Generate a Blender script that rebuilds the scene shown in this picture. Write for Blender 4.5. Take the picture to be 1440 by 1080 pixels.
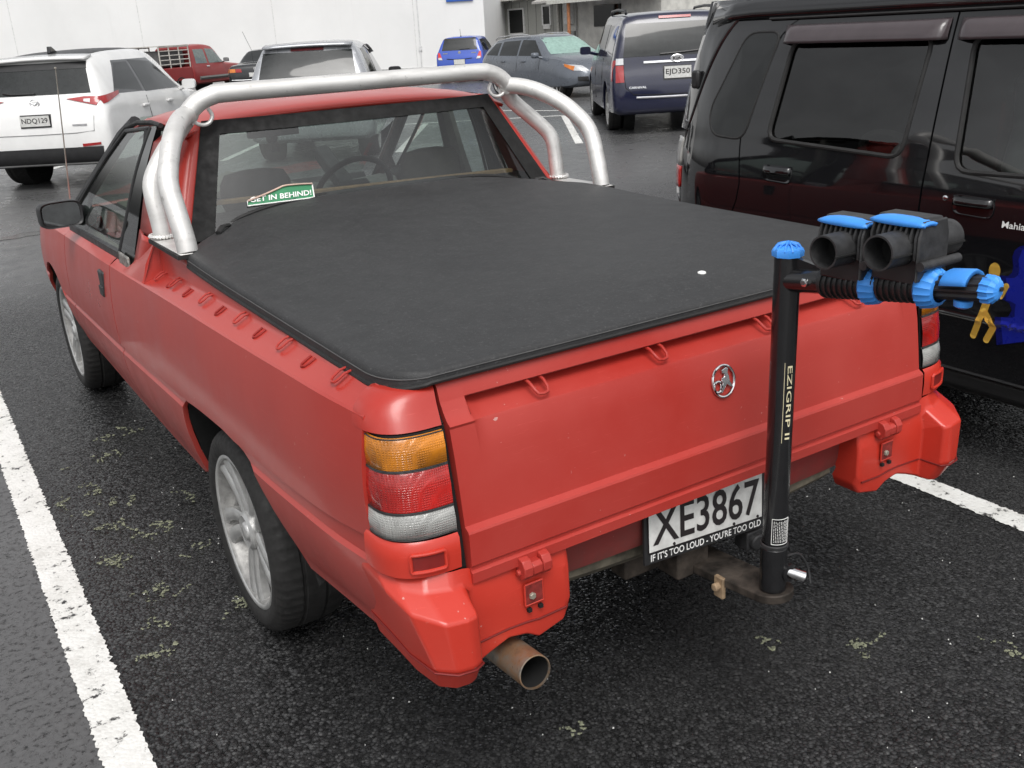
import bpy, bmesh, math, random
import numpy as np
from mathutils import Vector, Matrix
from mathutils.bvhtree import BVHTree
for o in list(bpy.data.objects): bpy.data.objects.remove(o, do_unlink=True)
SC = bpy.context.scene
COL = SC.collection
R = math.radians
random.seed(7); RNG = np.random.default_rng(7)

# ------------------------------------------------------------------ camera
CAM_LOC = (-1.49670, -2.64711, 1.69463)
YAW, PITCH, ROLL, FPX = R(31.66972), R(-19.98095), R(-3.30737), 1376.0
fwd = Vector((math.sin(YAW)*math.cos(PITCH), math.cos(YAW)*math.cos(PITCH), math.sin(PITCH)))
rgt = Vector((math.cos(YAW), -math.sin(YAW), 0)); upv = rgt.cross(fwd)
r2 = rgt*math.cos(ROLL) + upv*math.sin(ROLL); u2 = -rgt*math.sin(ROLL) + upv*math.cos(ROLL)
cd = bpy.data.cameras.new('camera'); cam = bpy.data.objects.new('camera', cd); COL.objects.link(cam)
m = Matrix((r2, u2, -fwd)).transposed().to_4x4(); m.translation = Vector(CAM_LOC); cam.matrix_world = m
cd.sensor_fit = 'HORIZONTAL'; cd.sensor_width = 36.0; cd.lens = 36.0*FPX/1440.0
cd.clip_start = 0.05; cd.clip_end = 2000
cd.dof.use_dof = False
SC.camera = cam

# ------------------------------------------------------------------ sky, sun, exposure
SUN_EL, SUN_AZ = R(58), R(205)
w = bpy.data.worlds.new('World'); SC.world = w; w.use_nodes = True
nt = w.node_tree; nt.nodes.clear()
wo = nt.nodes.new('ShaderNodeOutputWorld'); bg = nt.nodes.new('ShaderNodeBackground')
sky = nt.nodes.new('ShaderNodeTexSky'); sky.sky_type = 'NISHITA'; sky.sun_disc = False
sky.sun_elevation = SUN_EL; sky.sun_rotation = SUN_AZ
sky.air_density = 1.0; sky.dust_density = 4.0; sky.ozone_density = 1.0
hs = nt.nodes.new('ShaderNodeHueSaturation'); hs.inputs['Saturation'].default_value = 0.10     # a closed cloud cover takes the blue out
nt.links.new(sky.outputs[0], hs.inputs['Color']); wtc = nt.nodes.new('ShaderNodeTexCoord'); wn = nt.nodes.new('ShaderNodeTexNoise'); wn.inputs['Scale'].default_value = 3.2; wn.inputs['Detail'].default_value = 7; wn.inputs['Roughness'].default_value = .58
nt.links.new(wtc.outputs['Generated'], wn.inputs['Vector'])
wr_ = nt.nodes.new('ShaderNodeMapRange'); wr_.inputs[1].default_value = .3; wr_.inputs[2].default_value = .7; wr_.inputs[3].default_value = .62; wr_.inputs[4].default_value = 1.38
nt.links.new(wn.outputs['Fac'], wr_.inputs[0])
wm = nt.nodes.new('ShaderNodeVectorMath'); wm.operation = 'SCALE'; nt.links.new(hs.outputs[0], wm.inputs[0]); nt.links.new(wr_.outputs[0], wm.inputs['Scale'])     # broken cloud layers all over the sky
nt.links.new(wm.outputs[0], bg.inputs['Color'])
bg.inputs['Strength'].default_value = 0.15
nt.links.new(bg.outputs[0], wo.inputs['Surface'])
sd = bpy.data.lights.new('sun', 'SUN'); sd.energy = 1.0; sd.angle = R(30); sd.color = (1.0, 0.97, 0.93)
sun = bpy.data.objects.new('sun', sd); COL.objects.link(sun)
sdir = Vector((math.sin(SUN_AZ)*math.cos(SUN_EL), math.cos(SUN_AZ)*math.cos(SUN_EL), math.sin(SUN_EL)))
sun.rotation_euler = (-sdir).to_track_quat('-Z', 'Y').to_euler()
SC.view_settings.view_transform = 'Standard'; SC.view_settings.look = 'None'
SC.view_settings.exposure = 0.40; SC.view_settings.gamma = 1.0
SC.view_settings.use_curve_mapping = False
SC.render.engine = 'CYCLES'

# ------------------------------------------------------------------ helpers
def tag(o, label=None, cat=None, group=None, kind=None):
    if label: o['label'] = label
    if cat: o['category'] = cat
    if group: o['group'] = group
    if kind: o['kind'] = kind
    return o
def empty(name, loc=(0,0,0), rz=0, label=None, cat=None, group=None):
    o = bpy.data.objects.new(name, None); COL.objects.link(o); o.location = loc; o.rotation_euler = (0,0,rz)
    o.empty_display_size = 0.1
    return tag(o, label, cat, group)
def herm(xs, ys):
    xs = np.array(xs, float); ys = np.array(ys, float); o = np.argsort(xs); xs = xs[o]; ys = ys[o]
    d = np.diff(ys)/np.diff(xs); s = np.zeros(len(xs)); s[0] = d[0]; s[-1] = d[-1]
    for i in range(1, len(xs)-1): s[i] = 0 if d[i-1]*d[i] <= 0 else 2*d[i-1]*d[i]/(d[i-1]+d[i])
    def f(x):
        x = min(max(x, xs[0]), xs[-1]); i = min(int(np.searchsorted(xs, x, side='right'))-1, len(xs)-2); i = max(i, 0)
        h = xs[i+1]-xs[i]; t = (x-xs[i])/h
        return float((2*t**3-3*t**2+1)*ys[i]+(t**3-2*t**2+t)*h*s[i]+(-2*t**3+3*t**2)*ys[i+1]+(t**3-t**2)*h*s[i+1])
    return f
def lerp(a, b, t): return a+(b-a)*t
def lin(a, b, n): return [a+(b-a)*i/(n-1) for i in range(n)]

class MB:
    def __init__(s): s.v = []; s.f = []; s.m = []
    def add(s, vs, fs, mi=0):
        b = len(s.v); s.v += [tuple(p) for p in vs]; s.f += [tuple(i+b for i in f) for f in fs]; s.m += [mi]*len(fs); return s
    def grid(s, rows, closed=False, flip=False, mi=0, skip=None):
        n = len(rows); k = len(rows[0]); vs = [p for r in rows for p in r]; fs = []
        for i in range(n-1):
            for j in range(k if closed else k-1):
                if skip and skip(i, j): continue
                j2 = (j+1) % k; q = (i*k+j, i*k+j2, (i+1)*k+j2, (i+1)*k+j)
                fs.append(q[::-1] if flip else q)
        return s.add(vs, fs, mi)
    def box(s, c, d, rot=None, mi=0):
        M_ = rot if rot is not None else Matrix.Identity(3); c = Vector(c)
        vs = [c + M_ @ Vector((x*d[0]/2, y*d[1]/2, z*d[2]/2)) for x in (-1,1) for y in (-1,1) for z in (-1,1)]
        return s.add(vs, [(0,1,3,2),(4,6,7,5),(0,4,5,1),(2,3,7,6),(0,2,6,4),(1,5,7,3)], mi)
    def tube(s, path, r, n=12, caps=True, closed=False, mi=0, flat=None):
        P_ = [Vector(p) for p in path]; L = len(P_); rr = r if isinstance(r, (list, tuple)) else [r]*L; rings = []; up = None
        for i in range(L):
            if closed: t = P_[(i+1) % L]-P_[i-1]
            else: t = P_[min(i+1, L-1)]-P_[max(i-1, 0)]
            t.normalize()
            if up is None: up = Vector((0,0,1)) if abs(t.z) < .9 else Vector((1,0,0))
            a = t.cross(up)
            if a.length < 1e-5: a = t.orthogonal()
            a.normalize(); b = a.cross(t); b.normalize(); up = b
            fx, fy = flat if flat else (1, 1)
            rings.append([P_[i] + (a*math.cos(q)*fx + b*math.sin(q)*fy)*rr[i] for q in [2*math.pi*k/n for k in range(n)]])
        b0 = len(s.v)
        s.grid(rings + ([rings[0]] if closed else []), closed=True, mi=mi)
        if caps and not closed:
            s.add(rings[0], [tuple(range(n))], mi); s.add(rings[-1], [tuple(range(n))[::-1]], mi)
        return s
    def lathe(s, prof, c, axis='x', n=40, sgn=1, mi=0, mod=None):
        # prof: list of (axial, radius)
        c = Vector(c); rows = []
        for i, (a, r) in enumerate(prof):
            ring = []
            for k in range(n):
                q = 2*math.pi*k/n; rr = r if mod is None else mod(i, k, r)
                cu, sv = rr*math.cos(q), rr*math.sin(q)
                ring.append(c + (Vector((a*sgn, cu, sv)) if axis == 'x' else Vector((sv, a*sgn, cu)) if axis == 'y' else Vector((cu, sv, a*sgn))))
            rows.append(ring)
        return s.grid(rows, closed=True, flip=(sgn > 0), mi=mi)
    def prism(s, poly, depth, fn=None, mi=0):
        # poly: 2D list (u,v); extruded along w; fn(u,v,w)->3D
        fn = fn or (lambda u, v, w: (u, v, w)); n = len(poly)
        vs = [fn(u, v, 0) for u, v in poly]+[fn(u, v, depth) for u, v in poly]
        fs = [tuple(range(n))[::-1], tuple(range(n, 2*n))]+[(i, (i+1) % n, n+(i+1) % n, n+i) for i in range(n)]
        return s.add(vs, fs, mi)
    def mesh(s, name):
        me = bpy.data.meshes.new(name); me.from_pydata([tuple(map(float, p)) for p in s.v], [], s.f)
        bm = bmesh.new(); bm.from_mesh(me); bmesh.ops.remove_doubles(bm, verts=bm.verts, dist=1e-5)
        bmesh.ops.dissolve_degenerate(bm, dist=1e-6, edges=bm.edges)
        bm.to_mesh(me); bm.free(); return me
    def build(s, name, mat, parent=None, smooth=35, recalc=True, bevel=0, thick=0, sub=0, offset=-1):
        me = bpy.data.meshes.new(name); me.from_pydata([tuple(map(float, p)) for p in s.v], [], s.f)
        mats = mat if isinstance(mat, (list, tuple)) else [mat]
        for k in mats: me.materials.append(k)
        if len(mats) > 1: me.polygons.foreach_set('material_index', s.m)
        bm = bmesh.new(); bm.from_mesh(me); bmesh.ops.remove_doubles(bm, verts=bm.verts, dist=1e-5)
        bmesh.ops.dissolve_degenerate(bm, dist=1e-6, edges=bm.edges)
        if recalc: bmesh.ops.recalc_face_normals(bm, faces=bm.faces)
        bm.to_mesh(me); bm.free()
        if smooth:
            me.shade_smooth(); me.set_sharp_from_angle(angle=R(smooth))
        o = bpy.data.objects.new(name, me); COL.objects.link(o)
        if parent: o.parent = parent
        if sub:
            md = o.modifiers.new('sub', 'SUBSURF'); md.levels = sub; md.render_levels = sub
        if thick:
            md = o.modifiers.new('thick', 'SOLIDIFY'); md.thickness = thick; md.offset = offset
        if bevel:
            md = o.modifiers.new('bevel', 'BEVEL'); md.width = bevel; md.segments = 2; md.limit_method = 'ANGLE'; md.angle_limit = R(40)
        return o
def copy_tree(o, parent=None):
    c = o.copy(); COL.objects.link(c); c.parent = parent
    for ch in [x for x in o.children]: copy_tree(ch, c)
    return c
def text_mesh(txt, size=1.0, bold=0.0, extrude=0.0, sx=1.0):
    cu = bpy.data.curves.new('lettering', 'FONT'); cu.body = txt; cu.size = size; cu.offset = bold; cu.extrude = extrude
    cu.align_x = 'CENTER'; cu.align_y = 'CENTER'; cu.resolution_u = 3
    ob = bpy.data.objects.new('lettering', cu); COL.objects.link(ob)
    dg = bpy.context.evaluated_depsgraph_get(); me = bpy.data.meshes.new_from_object(ob.evaluated_get(dg))
    bpy.data.objects.remove(ob, do_unlink=True)
    for v in me.vertices: v.co.x *= sx
    return me
def text_obj(name, txt, mat, parent, fn, width=None, height=None, bold=0.0, spacing=None):
    """flat lettering: fn(u,v) -> 3D point, u across, v up, centred; width/height in the units of fn"""
    me = text_mesh(txt, 1.0, bold)
    co = np.array([v.co[:] for v in me.vertices]); mn = co.min(0); mx = co.max(0); c_ = (mn+mx)/2
    sx = width/(mx[0]-mn[0]) if width else None; sy = height/(mx[1]-mn[1]) if height else None
    sx = sx or sy; sy = sy or sx
    for v in me.vertices: v.co = Vector(fn((v.co.x-c_[0])*sx, (v.co.y-c_[1])*sy))
    me.materials.clear(); me.materials.append(mat)
    o = bpy.data.objects.new(name, me); COL.objects.link(o); o.parent = parent
    return o

# ------------------------------------------------------------------ materials
class NT:
    def __init__(s, name):
        s.m = bpy.data.materials.new(name); s.m.use_nodes = True; s.t = s.m.node_tree; s.t.nodes.clear()
        s.out = s.n('ShaderNodeOutputMaterial')
    def n(s, ty, **kw):
        nd = s.t.nodes.new(ty)
        for k, v in kw.items():
            if k.startswith('i_'):
                key = k[2:].replace('_', ' ')
                nd.inputs[key].default_value = v
            else: setattr(nd, k, v)
        return nd
    def l(s, a, b): s.t.links.new(a, b)
    def coord(s, kind='Object'):
        return s.n('ShaderNodeTexCoord').outputs[kind]
    def noise(s, scale, detail=4, rough=.55, co=None):
        nd = s.n('ShaderNodeTexNoise'); nd.inputs['Scale'].default_value = scale; nd.inputs['Detail'].default_value = detail; nd.inputs['Roughness'].default_value = rough
        if co is not None: s.l(co, nd.inputs['Vector'])
        return nd.outputs['Fac']
    def ramp(s, fac, stops):
        nd = s.n('ShaderNodeValToRGB'); cr = nd.color_ramp
        while len(cr.elements) < len(stops): cr.elements.new(.5)
        for e, (p, c) in zip(cr.elements, stops):
            e.position = p; e.color = (c if isinstance(c, tuple) else (c, c, c))+((1,) if not (isinstance(c, tuple) and len(c) == 4) else ())
        s.l(fac, nd.inputs[0]); return nd.outputs[0]
    def mix(s, fac, a, b, blend='MIX'):
        nd = s.n('ShaderNodeMix', data_type='RGBA', blend_type=blend)
        for sock, v in ((nd.inputs[0], fac), (nd.inputs[6], a), (nd.inputs[7], b)):
            if hasattr(v, 'is_linked'): s.l(v, sock)
            else: sock.default_value = v if not isinstance(v, tuple) else (*v[:3], 1)
        return nd.outputs[2]
    def math(s, op, a, b=0.0):
        nd = s.n('ShaderNodeMath', operation=op)
        for sock, v in ((nd.inputs[0], a), (nd.inputs[1], b)):
            if hasattr(v, 'is_linked'): s.l(v, sock)
            else: sock.default_value = v
        return nd.outputs[0]
    def bump(s, h, strength=.3, dist=.01, prev=None):
        nd = s.n('ShaderNodeBump'); nd.inputs['Strength'].default_value = strength; nd.inputs['Distance'].default_value = dist
        s.l(h, nd.inputs['Height'])
        if prev is not None: s.l(prev, nd.inputs['Normal'])
        return nd.outputs[0]
    def pbr(s, col=None, rough=.5, metal=0, coat=0, normal=None, spec=.5, coat_rough=.08, trans=0, ior=1.45):
        p = s.n('ShaderNodeBsdfPrincipled')
        def put(k, v):
            if hasattr(v, 'is_linked'): s.l(v, p.inputs[k])
            elif isinstance(v, tuple): p.inputs[k].default_value = (*v[:3], 1)
            else: p.inputs[k].default_value = v
        put('Base Color', col); put('Roughness', rough); put('Metallic', metal); put('Coat Weight', coat); put('Coat Roughness', coat_rough)
        put('Specular IOR Level', spec); put('Transmission Weight', trans); put('IOR', ior)
        if normal is not None: s.l(normal, p.inputs['Normal'])
        s.l(p.outputs[0], s.out.inputs['Surface']); return p
def plain(name, col, rough=.5, metal=0, coat=0, var=.12, vs=14, bs=0, bstr=.15, bd=.002, spec=.5, rvar=.12):
    k = NT(name); co = k.coord()
    nz = k.noise(vs, 5, .6, co)
    c2 = tuple(min(1, x*(1-var*1.6)) for x in col); c3 = tuple(min(1, x*(1+var*1.6)+.004*var) for x in col)
    c = k.ramp(nz, [(.3, c2), (.7, c3)])
    rg = k.ramp(k.noise(vs*2.3, 4, .6, co), [(.3, max(.02, rough-rvar*rough*1.5)), (.7, min(1, rough+rvar*rough*1.5))])
    nm = k.bump(k.noise(bs, 3, .6, co), bstr, bd) if bs else None
    k.pbr(c, rg, metal, coat, nm, spec); return k.m
def paint(name, col, fade, rough=.32, coat=.5, grime=None, gz=(.3, .75), peel=True):
    """weathered car paint: cloudy fading, fine scratches, dust and road film thrown up from the wheels"""
    k = NT(name); co = k.coord()
    big = k.noise(2.2, 5, .6, co); fine = k.noise(60, 3, .7, co)
    c = k.mix(k.ramp(big, [(.35, 0.0), (.75, 1.0)]), col, fade)
    c = k.mix(k.ramp(fine, [(.45, 0.0), (.8, .25)]), c, fade)
    sc = k.n('ShaderNodeMapping'); k.l(co, sc.inputs[0]); sc.inputs['Scale'].default_value = (9, 3.0, 260)
    scr = k.ramp(k.noise(1.6, 2, .5, sc.outputs[0]), [(.70, 0.0), (.73, .35), (.745, 0.0)])
    c = k.mix(scr, c, tuple(min(1, x*1.5+.05) for x in fade))
    chip = k.math('MULTIPLY', k.ramp(k.noise(75, 2, .5, co), [(.735, 0.0), (.75, .7)]), k.ramp(k.noise(4.3, 3, .6, co), [(.5, 0.0), (.62, 1.0)]))
    c = k.mix(chip, c, (.55, .34, .31))
    rg = k.ramp(big, [(.3, rough*.8), (.7, min(1, rough*1.35))])
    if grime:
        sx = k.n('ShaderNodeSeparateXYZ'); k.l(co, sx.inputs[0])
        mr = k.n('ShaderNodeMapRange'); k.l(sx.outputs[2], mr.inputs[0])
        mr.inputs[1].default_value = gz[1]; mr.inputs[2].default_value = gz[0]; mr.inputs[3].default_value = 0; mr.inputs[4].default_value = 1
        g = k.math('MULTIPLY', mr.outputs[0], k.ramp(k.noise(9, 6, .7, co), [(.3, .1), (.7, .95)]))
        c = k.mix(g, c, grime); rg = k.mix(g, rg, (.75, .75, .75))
    nm = k.bump(k.noise(420, 2, .5, co), .03, .001) if peel else None
    k.pbr(c, rg, 0, coat, nm, .5, .12); return k.m
def glass(name, tint, dark=0.0, rough=.0, refl=1.0):
    """thin automotive glass: tinted see-through plus mirror reflection by angle"""
    k = NT(name); tr = k.n('ShaderNodeBsdfTransparent'); tr.inputs[0].default_value = (*tint, 1)
    gl = k.n('ShaderNodeBsdfGlossy'); gl.inputs['Roughness'].default_value = rough; gl.inputs[0].default_value = (refl, refl, refl, 1)
    ge = k.n('ShaderNodeNewGeometry'); dt = k.n('ShaderNodeVectorMath', operation='DOT_PRODUCT'); k.l(ge.outputs['Normal'], dt.inputs[0]); k.l(ge.outputs['Incoming'], dt.inputs[1])
    cs = k.math('SUBTRACT', 1.0, k.math('ABSOLUTE', dt.outputs['Value']))           # Schlick, the same from both sides of a thin pane
    fm = k.math('ADD', .065, k.math('MULTIPLY', k.math('POWER', cs, 5.0), .92))
    mx = k.n('ShaderNodeMixShader'); k.l(fm, mx.inputs[0]); k.l(tr.outputs[0], mx.inputs[1]); k.l(gl.outputs[0], mx.inputs[2])
    k.l(mx.outputs[0], k.out.inputs['Surface']); return k.m

M = {}
RED = (.385, .027, .018); RFADE = (.425, .048, .036)
M['red'] = paint('red_paint', RED, RFADE, .34, .28, (.17, .06, .055), (.22, .74))
M['red_tailgate'] = paint('red_tailgate_paint', (.375, .029, .021), (.41, .047, .036), .44, .10)
M['red_plastic'] = paint('red_bumper_paint', (.49, .031, .017), (.52, .046, .029), .33, .25)
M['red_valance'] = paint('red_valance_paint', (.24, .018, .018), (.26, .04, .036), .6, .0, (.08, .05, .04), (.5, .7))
M['dark'] = plain('black_cavity', (.008, .008, .008), .8)
M['rubber'] = plain('black_rubber', (.018, .018, .018), .62, bs=200, bstr=.1)
M['tyre'] = plain('tyre_rubber', (.017, .0165, .016), .72, vs=25, var=.25, bs=160, bstr=.2)
M['blackpl'] = plain('black_plastic', (.020, .020, .021), .42, bs=300, bstr=.08)
M['greypl'] = plain('dusty_grey_plastic', (.028, .028, .029), .55, vs=40, var=.3, bs=200, bstr=.15)
M['blackpaint'] = plain('gloss_black_tube', (.010, .010, .011), .22, coat=.4, vs=30)
M['chrome'] = plain('chrome', (.75, .75, .76), .12, 1, vs=40)
M['alu'] = None
M['blue'] = plain('blue_plastic', (.055, .28, .78), .42, var=.06, bs=120, bstr=.08)
M['white'] = plain('white_lettering', (.80, .80, .78), .5, var=.05)
M['gold'] = plain('pale_gold_lettering', (.75, .68, .45), .45, var=.08)
M['blackink'] = plain('black_lettering', (.02, .016, .017), .5)
def mk_alu():
    k = NT('weathered_aluminium'); co = k.coord()
    mp = k.n('ShaderNodeMapping'); k.l(co, mp.inputs[0]); mp.inputs['Scale'].default_value = (3, 14, 14)
    n1 = k.noise(2.2, 6, .65, mp.outputs[0]); n2 = k.noise(38, 4, .7, co)
    c = k.ramp(n1, [(.25, (.60, .59, .57)), (.5, (.72, .71, .69)), (.8, (.80, .795, .78))])
    c = k.mix(k.ramp(n2, [(.62, 0.0), (.74, .65)]), c, (.30, .29, .27))
    rg = k.ramp(n1, [(.3, .42), (.7, .56)])
    nm = k.bump(n2, .10, .002)
    k.pbr(c, rg, .60, 0, nm); return k.m
M['alu'] = mk_alu()
def mk_vinyl():
    k = NT('black_vinyl_cover'); co = k.coord()
    weave = k.n('ShaderNodeTexVoronoi'); weave.inputs['Scale'].default_value = 420; k.l(co, weave.inputs['Vector'])
    dust = k.noise(3.2, 7, .68, co); sp = k.noise(130, 3, .75, co); mid = k.noise(22, 5, .7, co)
    c = k.mix(k.ramp(dust, [(.3, 0.0), (.8, 1.0)]), (.022, .0222, .023), (.036, .0364, .0375))
    c = k.mix(k.ramp(mid, [(.42, 0.0), (.75, .22)]), c, (.062, .0625, .064))
    c = k.mix(k.ramp(sp, [(.57, 0.0), (.75, .5)]), c, (.13, .13, .13))
    wr = k.noise(5.0, 5, .6, co)
    nm = k.bump(weave.outputs['Distance'], .22, .002); nm = k.bump(wr, .30, .02, nm)
    rg = k.ramp(dust, [(.3, .52), (.7, .66)])
    k.pbr(c, rg, 0, 0, nm, .5); return k.m
M['vinyl'] = mk_vinyl()
def mk_asphalt():
    k = NT('chip_seal_asphalt'); co = k.coord()
    sx = k.n('ShaderNodeSeparateXYZ'); k.l(co, sx.inputs[0])
    wob = k.noise(1.3, 3, .6, co)
    v = k.n('ShaderNodeTexVoronoi'); v.inputs['Scale'].default_value = 105; k.l(co, v.inputs['Vector']); v.inputs['Randomness'].default_value = 1
    v2 = k.n('ShaderNodeTexVoronoi'); v2.inputs['Scale'].default_value = 150; k.l(co, v2.inputs['Vector'])
    sepc = k.n('ShaderNodeSeparateColor'); k.l(v.outputs['Color'], sepc.inputs[0])
    stone = k.ramp(sepc.outputs[0], [(0.0, (.018, .018, .0185)), (.55, (.028, .028, .0285)), (.86, (.043, .043, .044)), (1.0, (.066, .066, .065))])
    stone = k.mix(k.ramp(v.outputs['Distance'], [(.42, 0.0), (.66, 1.0)]), stone, (.006, .006, .0062))      # tar between the chips
    grime = k.noise(.55, 6, .62, co)
    stone = k.mix(k.ramp(grime, [(.40, 0.0), (.75, .50)]), stone, (.048, .048, .049))
    # second, older seal beyond the painted line on the left: smooth, grey, pitted
    mrx = k.n('ShaderNodeMapRange'); k.l(k.math('ADD', sx.outputs[0], k.math('MULTIPLY', wob, .03)), mrx.inputs[0])
    mrx.inputs[1].default_value = -1.30; mrx.inputs[2].default_value = -1.34
    far = k.n('ShaderNodeMapRange'); k.l(k.math('ADD', sx.outputs[1], k.math('MULTIPLY', k.noise(.35, 4, .6, co), 2.0)), far.inputs[0])
    far.inputs[1].default_value = 5.6; far.inputs[2].default_value = 7.4
    old_or_sheen = k.math('MAXIMUM', mrx.outputs[0], far.outputs[0])  # left: older seal; far: wet sky sheen painted in as paler grey
    pits = k.ramp(k.noise(46, 4, .7, co), [(.36, (.020, .020, .020)), (.46, (.082, .082, .083)), (.75, (.112, .112, .113))])
    c = k.mix(old_or_sheen, stone, pits)
    hz = k.math('SUBTRACT', 1.0, v.outputs['Distance'])
    h1 = k.math('ADD', k.math('MULTIPLY', hz, .9), k.math('MULTIPLY', sepc.outputs[1], .9))
    df = k.n('ShaderNodeVectorMath', operation='SUBTRACT'); k.l(co, df.inputs[0]); k.l(v.outputs['Position'], df.inputs[1])
    cc = k.n('ShaderNodeVectorMath', operation='SUBTRACT'); k.l(v.outputs['Color'], cc.inputs[0]); cc.inputs[1].default_value = (.5, .5, .5)
    dd = k.n('ShaderNodeVectorMath', operation='DOT_PRODUCT'); k.l(df.outputs[0], dd.inputs[0]); k.l(cc.outputs[0], dd.inputs[1])
    h1 = k.math('ADD', h1, k.math('MULTIPLY', dd.outputs['Value'], 210.0))      # every chip lies at its own tilt
    h2 = k.math('MULTIPLY', k.ramp(k.noise(46, 4, .7, co), [(.34, 0.0), (.5, 1.0)]), .35)
    h = k.mix(old_or_sheen, h1, h2)
    puddle = k.ramp(k.noise(.42, 5, .6, co), [(.50, 0.0), (.64, 1.0)])
    rg = k.mix(old_or_sheen, k.ramp(sepc.outputs[2], [(0.0, .17), (1.0, .42)]), k.ramp(k.noise(5, 5, .7, co), [(.3, .22), (.7, .46)]))
    rg = k.mix(k.math('MULTIPLY', puddle, .55), rg, (.16, .16, .16))
    nm = k.bump(h, .52, .006)
    k.pbr(c, rg, 0, 0, nm, .5); return k.m
M['asphalt'] = mk_asphalt()
def mk_line():
    k = NT('worn_white_road_paint'); co = k.coord()
    n = k.noise(24, 7, .72, co); n2 = k.noise(3, 4, .6, co)
    v = k.n('ShaderNodeTexVoronoi'); v.inputs['Scale'].default_value = 78; k.l(co, v.inputs['Vector'])
    wear = k.ramp(k.math('ADD', k.math('MULTIPLY', n, .75), k.math('MULTIPLY', n2, .25)), [(.385, 1.0), (.435, 0.0)])
    c = k.mix(k.ramp(n2, [(.3, 0.0), (.7, 1.0)]), (.66, .66, .63), (.76, .76, .74))
    c = k.mix(k.ramp(k.noise(11, 5, .7, co), [(.48, 0.0), (.75, .55)]), c, (.42, .41, .38))
    c = k.mix(wear, c, (.035, .035, .035))
    nm = k.bump(k.math('SUBTRACT', 1.0, v.outputs['Distance']), .35, .005); nm = k.bump(n, .3, .006, nm)
    k.pbr(c, .55, 0, 0, nm); return k.m
M['line'] = mk_line()
M['glass_rear'] = glass('rear_window_glass', (.48, .54, .52))
M['glass_clear'] = glass('clear_green_glass', (.74, .82, .78))
M['glass_dark'] = plain('privacy_glass', (.006, .007, .007), .03, coat=0, var=.02, spec=.7, rvar=0)
def lens(name, col, rough=.12, grid=210, depth=.42, spec=.5, emis=None):
    k = NT(name); co = k.coord()
    mp = k.n('ShaderNodeMapping'); k.l(co, mp.inputs[0]); mp.inputs['Scale'].default_value = (grid, grid, grid)
    ch = k.n('ShaderNodeTexVoronoi', distance='CHEBYCHEV'); ch.inputs['Scale'].default_value = 1; ch.inputs['Randomness'].default_value = 0; k.l(mp.outputs[0], ch.inputs['Vector'])
    nm = k.bump(ch.outputs['Distance'], depth*1.8, .004)
    c = k.mix(k.ramp(k.noise(9, 3, .6, co), [(.35, 0.0), (.7, 1.0)]), tuple(x*.45 for x in col), col)
    k.pbr(c, rough, 0, .6, nm, spec); return k.m
M['amber'] = lens('amber_lens', (.80, .27, .012)); M['redlens'] = lens('red_lens', (.52, .016, .012)); M['clearlens'] = lens('clear_lens', (.42, .42, .40))
M['wheel_alloy'] = plain('silver_alloy', (.52, .52, .51), .36, .65, vs=20, var=.10)
M['rust'] = plain('rusty_steel', (.046, .037, .030), .75, .3, vs=18, var=.6, bs=80, bstr=.3)
M['exh'] = None
def mk_exh():
    k = NT('heat_stained_pipe'); co = k.coord(); n = k.noise(16, 6, .7, co); n2 = k.noise(60, 4, .7, co)
    c = k.ramp(n, [(.25, (.09, .085, .085)), (.42, (.26, .235, .20)), (.58, (.30, .18, .10)), (.78, (.15, .095, .07))])
    c = k.mix(k.ramp(n2, [(.64, 0.0), (.72, .8)]), c, (.05, .04, .035))
    k.pbr(c, .5, .55, 0, k.bump(n2, .15, .002)); return k.m
M['exh'] = mk_exh()
# ================================================================== the setting
g = MB()
N_ = 24; ext = 400
xs = [-ext, -120, -40, -12, -4, 4, 12, 40, 120, ext]
g.grid([[(x, y, 0) for x in xs] for y in xs])
tag(g.build('ground', M['asphalt'], smooth=0), kind='structure')
def strip(p0, p1, wd, name='parking_line', z=.004, jag=.0028):
    a = Vector((*p0, z)); b = Vector((*p1, z)); d = (b-a); L = d.length; d.normalize(); nrm = Vector((d.y, -d.x, 0))
    n = max(4, int(L/.009)) if L < 7 else max(4, int(L/.1)); rows = []
    for i in range(n+1):
        j1 = random.gauss(0, jag); j2 = random.gauss(0, jag); c = a+d*(L*i/n)
        rows.append([c-nrm*(wd/2+j1), c, c+nrm*(wd/2+j2)])
    q = MB(); q.grid(rows)
    return tag(q.build(name, M['line'], smooth=0), kind='structure')
def line_seg(x0, y0, head, L, wd=.11): return strip((x0, y0), (x0+math.sin(head)*L, y0+math.cos(head)*L), wd)
strip((-1.337, -3.2), (-1.271, 3.4), .112)
strip((1.504, -3.2), (1.570, 3.4), .107)
strip((4.25, -3.0), (4.25, 3.4), .107)
H2 = R(33)
rx_, fy_ = Vector((math.cos(H2), -math.sin(H2))), Vector((math.sin(H2), math.cos(H2)))
base = Vector((7.45, 9.53))
for kx in (-4, -3, -2, -1, 0, 1, 2):
    p = base + rx_*2.75*kx + (Vector((0, 0)) if kx >= 0 else fy_*(-.15*kx))
    line_seg(p.x, p.y, H2, 5.0, .12)
a = base+fy_*5.0+rx_*(-11); b = base+fy_*5.0+rx_*6
strip((a.x, a.y), (b.x, b.y), .12)
strip((10.2, 16.3), (11.0, 14.25), .10)
q = MB(); rw_ = []
for i in range(90):
    t = i/89; x = lerp(-9.0, .55, t); y = 8.35+.12*math.sin(x*1.3)+random.gauss(0, .02); hw_ = .05+.05*abs(math.sin(x*2.7))+.05*random.random()
    rw_.append([(x, y-hw_, .0035), (x, y+hw_, .0035)])
q.grid(rw_); tag(q.build('tar_joint', plain('wet_tar', (.010, .010, .010), .16, var=.2), smooth=0), kind='structure')
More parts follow.
